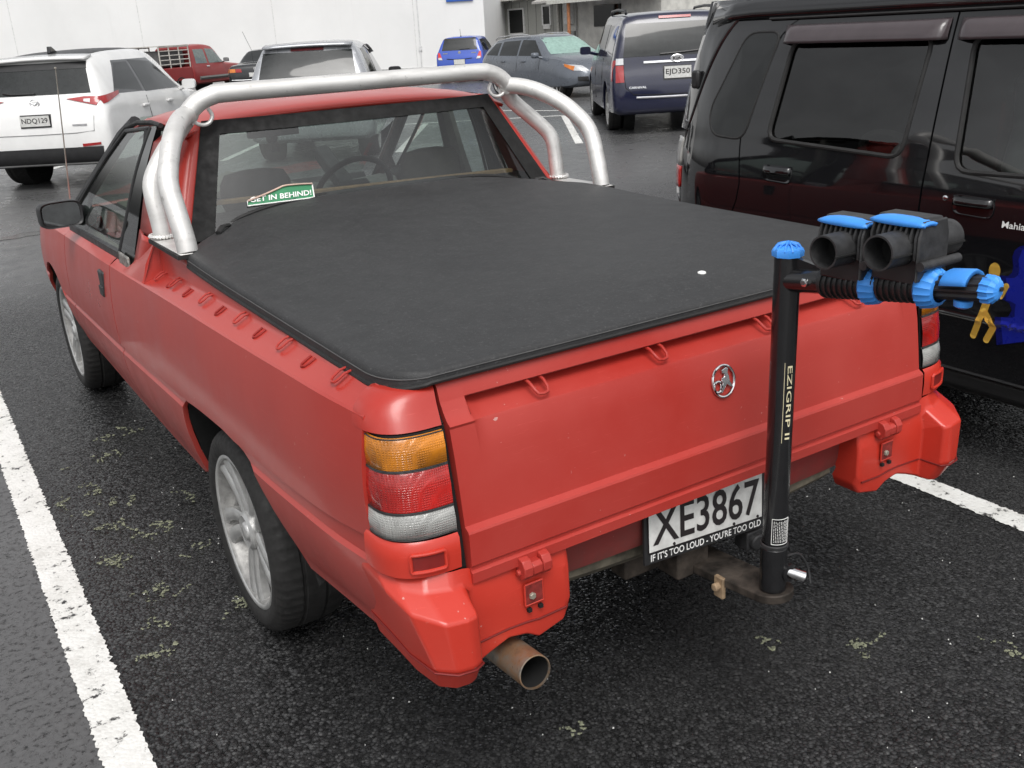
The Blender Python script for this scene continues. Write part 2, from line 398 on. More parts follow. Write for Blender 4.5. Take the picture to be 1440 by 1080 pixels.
# lichen and stone chips on the bay
def specks(name, centers, per, spread, size, mat, label):
    q = MB()
    for (cx, cy, sp) in centers:
        for c_ in range(max(3, int(5*sp/.04))):                    # short wandering tufts, thicker in the middle
            x = random.gauss(cx, sp*.75); y = random.gauss(cy, sp*.6); th = random.random()*6.28
            for _ in range(int(random.expovariate(1/(per*.12)))+2):
                th += random.gauss(0, .9); st = abs(random.gauss(0, .0075)); x += math.cos(th)*st; y += math.sin(th)*st
                s_ = size*random.choice((.3, .45, .6, .8, 1.0, 1.5)); n = 6; t0 = random.random()*6; h_ = .0035+random.random()*.004
                pts = [(x+math.cos(t0+2*math.pi*k/n)*s_*random.uniform(.4, 1.3), y+math.sin(t0+2*math.pi*k/n)*s_*random.uniform(.4, 1.3), .0025) for k in range(n)]
                q.add(pts+[(x, y, h_)], [(k, (k+1) % n, n) for k in range(n)])
    return tag(q.build(name, mat, smooth=0), label, kind='stuff')
LP = [(.332, -1.009, .018), (.544, -1.157, .018), (.626, -1.154, .012), (-.309, -.971, .03), (.838, -1.443, .012), (-.892, .125, .03), (-1.122, .043, .05), (-1.049, .431, .05), (-1.014, .40, .04), (-1.11, .743, .04), (-1.056, 1.003, .06), (-1.122, 1.204, .05), (-1.107, 1.434, .05), (-.72, 1.05, .04), (-.78, 1.98, .06), (-.932, 1.749, .07), (-1.0, 1.25, .05), (-1.08, .20, .03), (-.86, .62, .03), (-.95, .85, .05)]
specks('lichen', LP, 105, 0, .0046, plain('pale_lichen', (.175, .182, .125), .85, var=.3, vs=90), 'pale green lichen growing in patches on the asphalt')
CH = [(random.uniform(-1.2, 2.2), random.uniform(-1.9, 2.5)) for _ in range(420)]
q = MB()
for x, y in CH:
    s_ = random.uniform(.0012, .0036); n = 5
    q.add([(x+math.cos(k*1.256+x)*s_*random.uniform(.6, 1.2), y+math.sin(k*1.256+x)*s_*random.uniform(.6, 1.2), .003) for k in range(n)]+[(x, y, .007)], [(k, (k+1) % n, n) for k in range(n)])
tag(q.build('stone_chips', plain('pale_stone', (.6, .6, .58), .5), smooth=0), 'tiny white stone chips scattered over the asphalt', kind='stuff')

# white rendered building at the end of the yard
M['render_wall'] = None
def mk_wall():
    k = NT('white_rendered_wall'); co = k.coord()
    n = k.noise(.35, 6, .6, co)
    mp = k.n('ShaderNodeMapping'); k.l(co, mp.inputs[0]); mp.inputs['Scale'].default_value = (1.2, 1.2, .12)
    st = k.noise(1.4, 5, .65, mp.outputs[0])
    c = k.mix(k.ramp(n, [(.3, 0.0), (.75, 1.0)]), (.74, .74, .73), (.83, .83, .82))
    c = k.mix(k.ramp(st, [(.60, 0.0), (.85, .35)]), c, (.60, .595, .58))
    k.pbr(c, .8, 0, 0, k.bump(k.noise(7, 6, .7, co), .15, .02)); return k.m
M['render_wall'] = mk_wall()
WC = Vector((20.3, 33.2)); wd = Vector((-.74, .67)).normalized(); wn = Vector((.67, .74)).normalized()
WB = empty('warehouse', (WC.x, WC.y, 0), math.atan2(-wd.y, -wd.x), 'long white rendered building closing the far side of the car park', 'building')
# local x runs back along the wall (negative = away from the corner), local y into the building
q = MB(); q.box((-22, 7.0, 3.5), (44, 14, 7.0)); q.build('wall', M['render_wall'], WB, smooth=0)
jm = plain('grey_joint', (.68, .68, .67), .8)
for i in range(7):
    q = MB(); q.box((-2.9-i*6.0, -.004, 3.5), (.035, .02, 7.0)); q.build('expansion_joint', jm, WB, smooth=0)
q = MB(); q.box((-22, 7.0, 7.06), (44.3, 14.3, .12)); q.build('parapet_cap', plain('grey_flashing', (.4, .4, .4), .5), WB)
q = MB(); q.box((-22, -.012, .18), (43.9, .03, .36)); q.build('plinth', plain('scuffed_plinth', (.42, .42, .41), .8, var=.2), WB, smooth=0)
q = MB(); q.box((-2.72, -.03, 1.9), (.028, .028, 3.8)); q.box((-2.72, -.03, 1.1), (.12, .05, .18)); q.build('cable_conduit', plain('white_conduit', (.62, .62, .62), .5), WB)
def sgn(u, v, w_=0): return (u, -.075-w_, v)
SG = empty('wall_sign', (0, 0, 0), 0, 'blue and white sign fixed high on the white building near its corner', 'sign')
SG.matrix_world = Matrix.Translation((WC.x, WC.y, 0)) @ Matrix.Rotation(math.atan2(-wd.y, -wd.x), 4, 'Z')
q = MB(); q.box((-.95, -.045, 3.40), (1.10, .05, 1.20)); q.build('panel', plain('blue_sign', (.03, .12, .48), .4, var=.05), SG, bevel=.01)
q = MB(); q.prism([(-1.40, 2.99), (-.80, 2.98), (-.72, 2.93), (-.50, 3.10), (-.50, 3.85), (-1.40, 3.85)], .006, lambda u, v, w_: (u, -.0715-w_, v)); q.build('white_field', plain('white_sign_field', (.72, .74, .78), .4), SG, smooth=0)

# low grey building behind
GB0 = Vector((22.5, 47.0)); gh = R(0)
def gdir(px):  # direction of a view ray on the ground, for laying out the far building at its distance
    d = (r2*((px-720)/FPX) + fwd + u2*(480/FPX)); return Vector((d.x, d.y)).normalized()
ga = Vector((CAM_LOC[0], CAM_LOC[1])) + gdir(640)*50; gb = Vector((CAM_LOC[0], CAM_LOC[1])) + gdir(790)*44
gd = (gb-ga).normalized(); gl_ = (gb-ga).length
GB = empty('low_building', (ga.x, ga.y, 0), math.atan2(gd.y, gd.x), 'low grey clad building with white framed windows behind the grey wagon', 'building')
cl = plain('grey_cladding', (.40, .40, .37), .8, var=.05)
q = MB(); q.box((gl_/2, 3.0, 1.45), (gl_, 6, 2.9)); q.build('wall', cl, GB, smooth=0)
jm = plain('dark_batten', (.17, .17, .16), .8)
for i in range(14):
    q = MB(); q.box((.6+i*gl_/14, -.004, 1.45), (.02, .012, 2.9)); q.build('batten', jm, GB, smooth=0)
q = MB(); q.prism([(-.6, 2.80), (-.6, 2.93), (3, 3.9), (6.6, 2.93), (6.6, 2.80), (3, 3.75)], gl_+.6, lambda u, v, w_: (w_-.3, u, v)); q.build('roof', plain('grey_roof_sheet', (.33, .33, .31), .6, var=.15), GB, smooth=0)
q = MB(); q.box((gl_/2, -.66, 2.86), (gl_+.6, .12, .13)); q.build('gutter', plain('cream_gutter', (.52, .51, .47), .6), GB)
for i in range(8):
    q = MB(); q.box((.5+i*gl_/8, -.35, 2.78), (.06, .55, .1)); q.build('rafter', plain('cream_rafter', (.45, .44, .40), .7) if i == 0 else bpy.data.materials['cream_rafter'], GB)
wf = plain('white_window_frame', (.72, .72, .70), .5); wg = M['glass_dark']
def shed_window(x, z0, z1, wdt, parent=GB):
    f = MB(); t = .07
    f.box((x-wdt/2, -.03, (z0+z1)/2), (t, .08, z1-z0+t)); f.box((x+wdt/2, -.03, (z0+z1)/2), (t, .08, z1-z0+t)); f.box((x, -.03, z1), (wdt-t, .08, t)); f.box((x, -.03, z0-.09), (wdt-t, .08, .2))
    fr = f.build('window', wf, parent, smooth=0)
    f = MB(); f.box((x, -.015, (z0+z1)/2), (wdt, .03, z1-z0)); f.build('pane', wg, fr, smooth=0)
tw = lambda px: ((px-640)/(790-640))*gl_
shed_window(tw(687), 1.55, 2.35, .62); shed_window(tw(733), 1.45, 2.45, 1.05); shed_window(tw(773), 1.75, 2.5, .5)
q = MB(); q.box((tw(776), -.02, 1.28), (.42, .03, .22)); q.build('warning_plate', plain('yellow_plate', (.62, .52, .06), .5), GB, smooth=0)
q = MB(); q.tube([(tw(788), -.08, 0), (tw(788), -.08, 2.85)], .06, 10); q.build('downpipe', bpy.data.materials['cream_gutter'], GB)
# cream shed with a lean-to porch to its right
ca = gb + gd*.1; cb = Vector((CAM_LOC[0], CAM_LOC[1])) + gdir(930)*40; cdv = (cb-ca).normalized(); cl_ = (cb-ca).length
CB = empty('cream_shed', (ca.x, ca.y, 0), math.atan2(cdv.y, cdv.x), 'weathered cream shed with a rusty porch post and meter box', 'building')
q = MB(); q.box((cl_/2, 3, 1.6), (cl_, 6, 3.2)); q.build('wall', plain('weathered_cream', (.58, .57, .53), .8, var=.14, vs=2.5), CB, smooth=0)
q = MB(); q.prism([(-1.5, 2.55), (-1.5, 2.63), (3, 4.0), (6.4, 3.3), (6.4, 3.2), (3, 3.9)], cl_+.5, lambda u, v, w_: (w_-.2+cl_*.0, u, v)); rf = q.build('roof', plain('faded_iron_roof', (.36, .35, .33), .55, var=.12), CB, smooth=0)
tc = lambda px: ((px-790)/(930-790))*cl_
q = MB(); q.box((tc(803), -.12, 2.15), (.42, .22, .9)); q.build('meter_box', plain('white_meter_box', (.66, .66, .65), .5), CB, bevel=.01)
q = MB(); q.box((tc(806), -.06, 1.25), (.32, .1, .35)); q.tube([(tc(800), -.06, .2), (tc(800), -.06, 1.7)], .03, 8); q.tube([(tc(813), -.06, 1.0), (tc(813), -.06, 2.5)], .03, 8); q.build('cable_pipe', plain('grey_pipe', (.3, .3, .29), .6), CB)
q = MB(); q.tube([(tc(838), -1.4, 0), (tc(838), -1.4, 2.56)], .07, 12); q.build('porch_post', plain('rust_red_post', (.36, .15, .07), .8, var=.3), CB)
q = MB(); q.box((cl_/2+1, -1.52, 2.56), (cl_+.4, .12, .14)); q.build('porch_gutter', plain('pale_porch_gutter', (.55, .55, .50), .6), CB)
q = MB(); q.box((tc(858), -.03, 1.95), (1.5, .06, .8)); q.build('shed_window', wg, CB, smooth=0)
DR = MB(); DR.lathe([(0, .0), (0, .27), (.02, .29), (.28, .285), (.30, .3), (.32, .285), (.6, .285), (.62, .3), (.88, .29), (.9, .27), (.9, 0)], (0, 0, 0), 'z', 24)
dp = ca+cdv*tc(833)-Vector((-cdv.y, cdv.x))*1.9
o = DR.build('oil_drum', plain('grey_drum', (.13, .135, .14), .5, .3, var=.2), None); o.location = (dp.x, dp.y, 0); tag(o, 'grey steel drum standing beside the rusty porch post', 'drum')
# stacked timber bearers in front of the low building
TP = empty('timber_pile', (0, 0, 0), 0, 'low dark pile of timber against the grey building', 'timber pile')
tp0 = ga+gd*(tw(690))-Vector((-gd.y, gd.x))*1.2; TP.location = (tp0.x, tp0.y, 0); TP.rotation_euler = (0, 0, math.atan2(gd.y, gd.x))
dkt = plain('dark_timber', (.05, .045, .04), .85, var=.3)
for kz in range(4):
    for kx in range(3):
        q = MB(); q.box((kx*2.1+random.uniform(-.1, .1), random.uniform(-.1, .1), .16+kz*.3), (1.95, .5, .26)); q.build('bearer', dkt, TP, smooth=0)
# ================================================================== the red ute (world = its own axes: x right, y forward, rear axle at y 0)
UTE = empty('pickup_ute', (0, 0, 0), 0, 'faded red ute with black soft tonneau cover and silver sports bar', 'pickup')
fCz = herm([-1.10, -.8, -.4, 0, .4, .7, 1.2, 2.2, 2.82, 3.3, 3.62], [1.022, 1.018, 1.005, .992, .978, .965, .945, .915, .885, .84, .78])
fCx = herm([-1.10, -.8, -.4, 0, .4, .7, 1.2, 2.2, 2.82, 3.3, 3.62], [.832, .852, .857, .859, .859, .858, .858, .853, .842, .812, .74])
fDz = herm([-1.10, -.8, -.4, 0, .4, 1.2, 2.2, 2.82, 3.62], [.772, .742, .712, .692, .672, .64, .61, .60, .585])
fDx = herm([-1.10, -.8, -.4, 0, .4, 1.2, 2.2, 2.82, 3.3, 3.62], [.842, .864, .868, .868, .868, .872, .872, .866, .84, .77])
fEz = herm([-1.10, -.4, .4, 1.2, 3.62], [.705, .666, .632, .606, .55])
fFz = herm([-1.10, -.75, -.45, 0, .4, 1.2, 2.2, 3.62], [.50, .468, .435, .40, .352, .345, .35, .33])
fFx = herm([-1.10, -.45, .4, 1.2, 2.2, 2.82, 3.62], [.812, .82, .815, .815, .815, .815, .72])
def flank_col(y, zmin=None):
    """(x,z) from shoulder crease down to sill at station y; points below the wheel opening edge collapse onto it"""
    C, D = (fCx(y), fCz(y)), (fDx(y), fDz(y)); Ez = fEz(y); F = (fFx(y), fFz(y)); pts = []
    pts.append((C[0]-.006, C[1]+.004)); pts.append((C[0]-.001, C[1]-.001))
    for t in (.12, .25, .4, .55, .7, .85):
        pts.append((lerp(C[0], D[0], t)+.010*max(0, math.sin(math.pi*t)), lerp(C[1], D[1], t)))
    pts.append((D[0], D[1])); pts.append((D[0]-.010, D[1]-.010)); pts.append((D[0]-.010, Ez+.010)); pts.append((D[0]-.002, Ez))
    for t in (.2, .4, .6, .8, .93): pts.append((lerp(D[0]-.002, F[0], t**1.7), lerp(Ez, F[1]+.03, t)))
    pts.append((F[0]-.002, F[1]+.028)); pts.append((F[0]-.006, F[1]+.006)); pts.append((F[0]-.03, F[1]-.004))
    if zmin is not None:
        out = []
        for k_, (x, z) in enumerate(pts):
            if z >= zmin: out.append((x, z)); last = k_
            else:
                if len(out) == last+1:   # edge point interpolated
                    x0, z0 = pts[last]; t = (z0-zmin)/max(1e-6, z0-z); xe = lerp(x0, x, t); edge = (xe, zmin); 
                out.append(edge)
        pts = out
    return pts
ARCH = herm([-.545, -.50, -.43, -.335, -.25, -.13, 0, .15, .27, .335, .365, .385, .40], [.40, .515, .585, .655, .684, .705, .700, .690, .676, .655, .60, .50, .37])
ARCHF = herm([2.42, 2.44, 2.50, 2.58, 2.70, 2.82, 2.94, 3.06, 3.14, 3.2, 3.22], [.33, .45, .56, .63, .675, .688, .675, .63, .56, .45, .33])
def zcut(y):
    if -.545 < y < .40: return ARCH(y)
    if 2.42 < y < 3.22: return ARCHF(y)
    return None
def flank(name, y0, y1, sx, mat, extra=(), parent=UTE):
    ys = sorted(set([round(v, 4) for v in lin(y0, y1, max(6, int((y1-y0)/.045)))] + [e for e in extra if y0 < e < y1]))
    rows = []
    for y in ys:
        c = [(sx*x, y, z) for x, z in flank_col(y, zcut(y))]
        rows.append(c)
    q = MB(); q.grid(rows)
    # folded returns at the shut lines
    for r_ in (rows[0], rows[-1]):
        q.grid([r_, [(p[0]-sx*.022, p[1], p[2]) for p in r_]])
    # rolled wheel opening lip
    lip = [[(r_[-1][0], r_[-1][1], r_[-1][2]), (r_[-1][0]-sx*.008, r_[-1][1], r_[-1][2]-.002), (r_[-1][0]-sx*.016, r_[-1][1], r_[-1][2]+.002)] for r_ in rows if zcut(r_[0][1]) is not None]
    if len(lip) > 2: q.grid(lip)
    return q.build(name, mat, parent, smooth=28)
arch_y = [-.544, -.53, -.51, -.49, -.46, .30, .32, .34, .355, .37, .38, .39, .399, 2.421, 2.43, 2.44, 2.46, 2.48, 3.16, 3.18, 3.2, 3.21, 3.219]
fBz = herm([-1.06, -.92, -.65, 0, .4, .70], [1.062, 1.058, 1.052, 1.034, 1.018, .998]); fAz = lambda y: fBz(y)+.030
railz = herm([-1.06, -.6, 0, .4, .7], [1.085, 1.090, 1.098, 1.112, 1.128])
YL = .655      # front end of the tie-down ledge
for sx in (-1, 1):
    BS = flank('bed_side', -1.035, 1.185, sx, M['red'], arch_y)
    # tie-down ledge and rail above the shoulder crease
    ys = lin(-1.005, YL, 34); rows = []
    for y in ys:
        cx_, cz_ = fCx(y)-.006, fCz(y)+.004; tp = max(0., min(1., (-.90-y)/.13)); bx_ = lerp(.788, .782, tp)
        bz = fBz(y); rz = railz(y)-.020
        rows.append([(sx*cx_, y, cz_), (sx*lerp(cx_, bx_, .5), y, lerp(cz_, bz-.008, .5)+.002), (sx*(bx_+.006), y, bz-.006), (sx*(bx_), y, bz+.004), (sx*(bx_-.002), y, rz-.012), (sx*(bx_-.012), y, rz), (sx*(.70), y, rz+.001), (sx*.69, y, rz-.09)])
    q = MB(); q.grid(rows)
    q.build('bed_rail', M['red'], BS, smooth=30)
    # quarter behind the cab: from the end of the ledge forward to the door shut line, up to the pillar foot
    rows = []
    for y in lin(YL, 1.185, 16):
        cx_, cz_ = fCx(y)-.006, fCz(y)+.004; t = (y-YL)/(1.185-YL)
        topz = lerp(1.118, .968, min(1, t*1.55)); topx = lerp(.785, .824, min(1, t*1.55))
        rows.append([(sx*cx_, y, cz_), (sx*lerp(cx_, topx, .45), y, lerp(cz_, topz, .5)), (sx*topx, y, topz), (sx*(topx-.012), y, topz+.004), (sx*(topx-.1), y, topz+.004)])
    q = MB(); q.grid(rows)
    y = YL; cx_, cz_ = fCx(y)-.006, fCz(y)+.004
    q.add([(sx*cx_, y, cz_), (sx*.835, y+.012, lerp(cz_, 1.118, .4)), (sx*.787, y, 1.118), (sx*.775, y, 1.118), (sx*.782, y, fBz(y)-.006)], [(0, 1, 2, 3, 4)])
    q.build('quarter_panel', M['red'], BS, smooth=30)
    # rope hooks under the rail, each a bent rod, with a darker red U outline between
    for i, yh in enumerate((.60, .41, .085, -.23, -.55, -.87)):
        bz = fBz(yh); h_ = MB(); xo = .792
        h_.tube([(sx*.786, yh+.013, bz+.006), (sx*(xo+.010), yh+.013, bz+.003), (sx*(xo+.026), yh+.0125, bz-.007), (sx*(xo+.033), yh+.008, bz-.012), (sx*(xo+.035), yh, bz-.0135), (sx*(xo+.033), yh-.008, bz-.012), (sx*(xo+.026), yh-.0125, bz-.007), (sx*(xo+.010), yh-.013, bz+.003), (sx*.786, yh-.013, bz+.006)], .0030, 8)
        h_.build('rope_hook', M['red_tailgate'], BS)
        if i < 5:      # darker red U outline on the ledge beside each hook
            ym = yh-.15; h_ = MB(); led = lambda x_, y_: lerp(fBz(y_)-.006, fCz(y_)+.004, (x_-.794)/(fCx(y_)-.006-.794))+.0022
            h_.tube([(sx*x_, ym+dy, led(x_, ym)) for x_, dy in ((.797, .012), (.812, .012), (.823, .009), (.827, 0), (.823, -.009), (.812, -.012), (.797, -.012))], .0030, 8); h_.build('ledge_mark', bpy.data.materials.get('darker_red') or plain('darker_red', (.26, .016, .012), .55), BS)
    # corner post above the lamp
    rows = []
    for z, (xo, yo), (xi, yi) in ((1.064, (.770, -.985), (.700, -1.052)), (1.062, (.792, -.985), (.702, -1.068)), (1.056, (.806, -.986), (.704, -1.077)), (1.044, (.822, -.988), (.706, -1.084)), (1.030, (.834, -.990), (.708, -1.092)), (1.012, (.8415, -.992), (.710, -1.103)), (.996, (.844, -.994), (.712, -1.113)), (.991, (.838, -.994), (.712, -1.10))):
        rows.append([(sx*(xi+(xo-xi)*max(0, math.cos(t))**.62), yo+(yi-yo)*max(0, math.sin(t))**.80, z) for t in lin(0, math.pi/2, 16)])
    q = MB(); q.grid(rows); q.add([rows[0][k] for k in range(16)]+[(sx*.66, -.98, 1.060)], [(k, k+1, 16) for k in range(15)])
    q.grid([[r_[0] for r_ in rows], [(sx*min(abs(r_[0][0])-.004, .79), r_[0][1]+.012, r_[0][2]-.004) for r_ in rows]])
    q.build('corner_post', M['red'], BS, smooth=40)
    # wheel housing
    for yc, zc, fn, yr in ((0, .31, ARCH, (-.545, .40)), (2.82, .31, ARCHF, (2.42, 3.22))):
        q = MB(); rows = []
        for y in lin(yr[0]-.005, yr[1]+.005, 26):
            z = fn(min(max(y, yr[0]), yr[1])); ee = flank_col(y, z)[-1][0] if zcut(y) else fFx(y); rows.append([(sx*(ee-.014), y, z+.003), (sx*.78, y, z+.02), (sx*.60, y, z+.03), (sx*.48, y, z+.02)])
        q.grid(rows); rr = [r_[3] for r_ in rows]; q.add(rr+[(sx*.48, rr[-1][1], .3), (sx*.48, rr[0][1], .3)], [tuple(range(len(rr)+2))])
        q.build('wheel_housing', M['dark'], BS)
# doors, front wings
SHUT = M['dark']
for sx in (-1, 1):
    D = flank('door', 1.193, 2.215, sx, M['red'], arch_y)
    rows = []
    for y in lin(1.193, 2.215, 18):
        cx_, cz_ = fCx(y)-.006, fCz(y)+.004
        rows.append([(sx*cx_, y, cz_), (sx*lerp(cx_, .826, .6), y, cz_+.014), (sx*.824, y, cz_+.02), (sx*.800, y, cz_+.022)])
    q = MB(); q.grid(rows); q.build('door_shoulder', M['red'], D, smooth=30)
    q = MB()
    for y in (1.26, 1.9):
        pass
    rows = [[(sx*.826, y, fCz(y)+.022), (sx*.826, y, fCz(y)+.050), (sx*.810, y, fCz(y)+.054), (sx*.805, y, fCz(y)+.02)] for y in lin(1.16, 2.20, 14)]
    q.grid(rows); q.build('belt_moulding', M['blackpl'], D, smooth=30)
    # flush handle: black bezel with recessed flap
    yh, zh = 1.345, .845
    xs_ = lambda y, z: np.interp(z, [p[1] for p in flank_col(y)][::-1], [p[0] for p in flank_col(y)][::-1])
    H = MB(); xx = xs_(yh, zh)
    H.box((sx*(xx-.008), yh, zh), (.022, .085, .115)); hb = H.build('door_handle', M['blackpl'], D, bevel=.008)
    H = MB(); H.box((sx*(xx+.002), yh, zh-.022), (.016, .062, .040)); H.build('flap', M['greypl'], D, bevel=.004)
    FW = flank('front_wing', 2.223, 3.60, sx, M['red'], arch_y)
    rows = []
    for y in lin(2.223, 3.6, 14):
        cx_, cz_ = fCx(y)-.006, fCz(y)+.004; rows.append([(sx*cx_, y, cz_), (sx*(cx_-.05), y, cz_+.022), (sx*(cx_-.14), y, cz_+.03)])
    q = MB(); q.grid(rows); q.build('wing_top', M['red'], FW, smooth=30)
q = MB(); rows = []
for y in lin(2.30, 3.62, 10):
    hw = fCx(y)-.15; rows.append([(x*hw, y, fCz(y)+.036+.03*(1-x*x)) for x in lin(-1, 1, 11)])
q.grid(rows); q.build('bonnet', M['red'], UTE, thick=.01)
q = MB(); rows = []
for z, d in ((.78, .0), (.70, .06), (.60, .10), (.45, .09), (.32, .04)):
    rows.append([(x*.80, 3.60+d*(1-.25*abs(x)**3)-.30*abs(x)**5, z) for x in lin(-1, 1, 21)])
q.grid(rows); q.build('front_bumper', M['red_plastic'], UTE, thick=.02)
# sills, floor pan: dark underside
q = MB(); q.box((0, 1.55, .40), (1.52, 3.6, .10)); q.box((0, -.62, .58), (1.30, .74, .06)); q.box((0, .0, .34), (1.30, .10, .10))
q.build('floor_pan', M['dark'], UTE, smooth=0)
q = MB(); q.box((0, -.2, .88), (1.36, 1.66, .02)); q.box((0, .66, .86), (1.50, .05, .46)); q.build('bed_floor', M['dark'], UTE, smooth=0)

# ---------------------------------------------------------------- tailgate
TG = empty('tailgate', (0, 0, 0)); TG.parent = UTE
prof = [(-1.00, 1.066), (-1.045, 1.070), (-1.068, 1.066), (-1.076, 1.056), (-1.084, 1.030)]     # top rail
face = [(-1.112, .988), (-1.1155, .982), (-1.128, .92), (-1.138, .85), (-1.1455, .792), (-1.1462, .787), (-1.150, .7845)]
ledge = [(-1.158, .7795), (-1.1605, .775), (-1.1615, .706), (-1.156, .701), (-1.156, .694), (-1.163, .690), (-1.163, .668), (-1.145, .662)]
W = .697
def recess(u):      # depth factor of the pressed recess under the rail: 1 in the middle, 0 at the solid ends
    a = abs(u)-.615; return 1.0 if a < 0 else max(0, 1-(a/.028))**.5 if a < .028 else 0.0
us = sorted(set([-W, W]+lin(-W+.006, -.60, 24)+lin(-.60, .60, 33)+lin(.60, W-.006, 24)))
rows = []
for u in us:
    rc = recess(u); col = [(u, y, z) for y, z in prof]
    # recess: steps in under the rail, then ramps back out to the face
    pr = [(lerp(-1.086, -1.070, rc), 1.026), (lerp(-1.089, -1.050, rc), 1.022), (lerp(-1.093, -1.051, rc), 1.014), (lerp(-1.106, -1.094, rc), .996)]
    col += [(u, y, z) for y, z in pr]
    # solid end pads stand slightly proud down to the crease
    end = 1-rc; col += [(u, y-(.006*end if k == 0 else 0), z) for k, (y, z) in enumerate(face)]
    col += [(u, y, z) for y, z in ledge]
    rows.append(col)
q = MB(); q.grid(rows)
for r_ in (rows[0], rows[-1]): q.grid([r_, [(p[0], p[1]+.03, p[2]) for p in r_]])
q.build('tailgate_skin', M['red_tailgate'], TG, smooth=24)
for xh in (-.478, -.163, .163, .478):
    h_ = MB(); z0 = 1.026
    h_.tube([(xh-.017, -1.066, z0), (xh-.017, -1.090, z0-.004), (xh-.0155, -1.107, z0-.015), (xh-.011, -1.114, z0-.022), (xh, -1.1155, z0-.0235), (xh+.011, -1.114, z0-.022), (xh+.0155, -1.107, z0-.015), (xh+.017, -1.090, z0-.004), (xh+.017, -1.066, z0)], .0036, 8)
    h_.build('rope_hook', M['red_tailgate'], TG)
# dark shut gap behind tailgate edges
q = MB()
for s_ in (-1, 1):
    q = MB(); q.prism([(-1.030, 1.07), (-1.060, 1.04), (-1.095, .985), (-1.128, .80), (-1.140, .70), (-1.135, .67), (-1.05, .66), (-1.0, .9)], .016, lambda u, v, w_: (s_*.698+s_*w_, u, v)); q.build('shut_gap', M['dark'], TG, smooth=0)
q = MB(); q.box((0, -1.120, .659), (1.42, .05, .006)); q.build('lower_gap', M['dark'], TG, smooth=0)
# round lion-and-stone badge
def tgp(u, v, d=0.0):
    zz = .918+v; yy = np.interp(zz, [.79, .85, .92, .982], [-1.146, -1.138, -1.128, -1.116]); return (u, float(yy)-d, zz)
q = MB(); q.tube([tgp(.033*math.cos(t), .036*math.sin(t), .004) for t in lin(0, 2*math.pi*35/36, 36)], .0032, 8, closed=True)
BD = q.build('badge', M['chrome'], TG)
lion = [(-.004, .026), (.010, .030), (.016, .026), (.013, .018), (.016, .010), (.017, -.002), (.024, -.014), (.020, -.018), (.012, -.012), (.008, -.008), (.002, -.014), (-.005, -.022), (-.010, -.026), (-.013, -.022), (-.008, -.012), (-.003, -.004), (-.007, .002), (-.006, .008), (.002, .010), (.004, .016), (-.004, .019)]
q = MB(); q.prism(lion, .006, lambda u, v, w_: tgp(u, v, .001+w_)); q.build('emblem', M['chrome'], TG, smooth=0, bevel=.0012)
q = MB(); q.tube([tgp(-.019+.0115*math.cos(t), -.010+.0125*math.sin(t), .004) for t in lin(0, 2*math.pi*19/20, 20)], .0035, 8, closed=True); q.build('stone_ring', M['chrome'], TG)
# paint chip, latch hinges
for s_ in (-1, 1):
    L_ = MB(); xc = s_*.557; hp_ = [(-1.142, .664), (-1.164, .688), (-1.178, .684), (-1.187, .670), (-1.186, .652), (-1.176, .640), (-1.164, .640), (-1.150, .648)]
    L_.prism(hp_, .0215, lambda u, v, w_: (xc-.034+w_, u, v)); L_.prism(hp_, .0215, lambda u, v, w_: (xc+.0125+w_, u, v))
    L_.prism([(a_+.0015, b_) for a_, b_ in hp_], .024, lambda u, v, w_: (xc-.012+w_, u, v if v < .676 else .676))
    L_.tube([(xc-.040, -1.166, .655), (xc+.040, -1.166, .655)], .007, 10)
    L_.build('hinge', M['red_tailgate'], TG, smooth=30, bevel=.002)

# ---------------------------------------------------------------- tail lamps
def lamp_row(z, sx, out=0.0, n=12, x0=None):
    t_ = (z-.785)/(.995-.785)
    xo, yo = lerp(.846, .834, t_)+out, -1.035-out*.3; xi, yi = .714, lerp(-1.142, -1.116, t_)-out
    return [(sx*(xi+(xo-xi)*max(0, math.cos(t))**.72), yo+(yi-yo)*max(0, math.sin(t))**.72, z) for t in lin(0, math.pi/2, n)]
for sx in (-1, 1):
    q = MB(); q.grid([lamp_row(z, sx, -.006) for z in lin(.782, .992, 6)])
    for z in (.782, .992): q.grid([lamp_row(z, sx, -.006), [(p[0]*.96, p[1]+.03, p[2]) for p in lamp_row(z, sx, -.006)]])
    TL = q.build('tail_lamp', M['blackpl'], UTE, smooth=40)
    for nm, mt, z0, z1 in (('indicator_lens', M['amber'], .9238, .989), ('brake_lens', M['redlens'], .8398, .9232), ('reverse_lens', M['clearlens'], .786, .8392)):
        rows = []
        for z, o_ in ((z0, -.002), (z0+.003, .003), (lerp(z0, z1, .5), .0055), (z1-.003, .003), (z1, -.002)):
            rw = lamp_row(z, sx, o_, 16)
            rows.append(rw[0:1]+rw[1:-1]+rw[-1:])
        q = MB(); q.grid(rows); q.build(nm, mt, TL, smooth=60)
        for zr_ in (z0+.001, z1-.001):
            q = MB(); q.tube([lamp_row(zr_, sx, .003, 14)[k] for k in range(14)], .0013, 6); q.build('lens_rim', M['greypl'], TL)

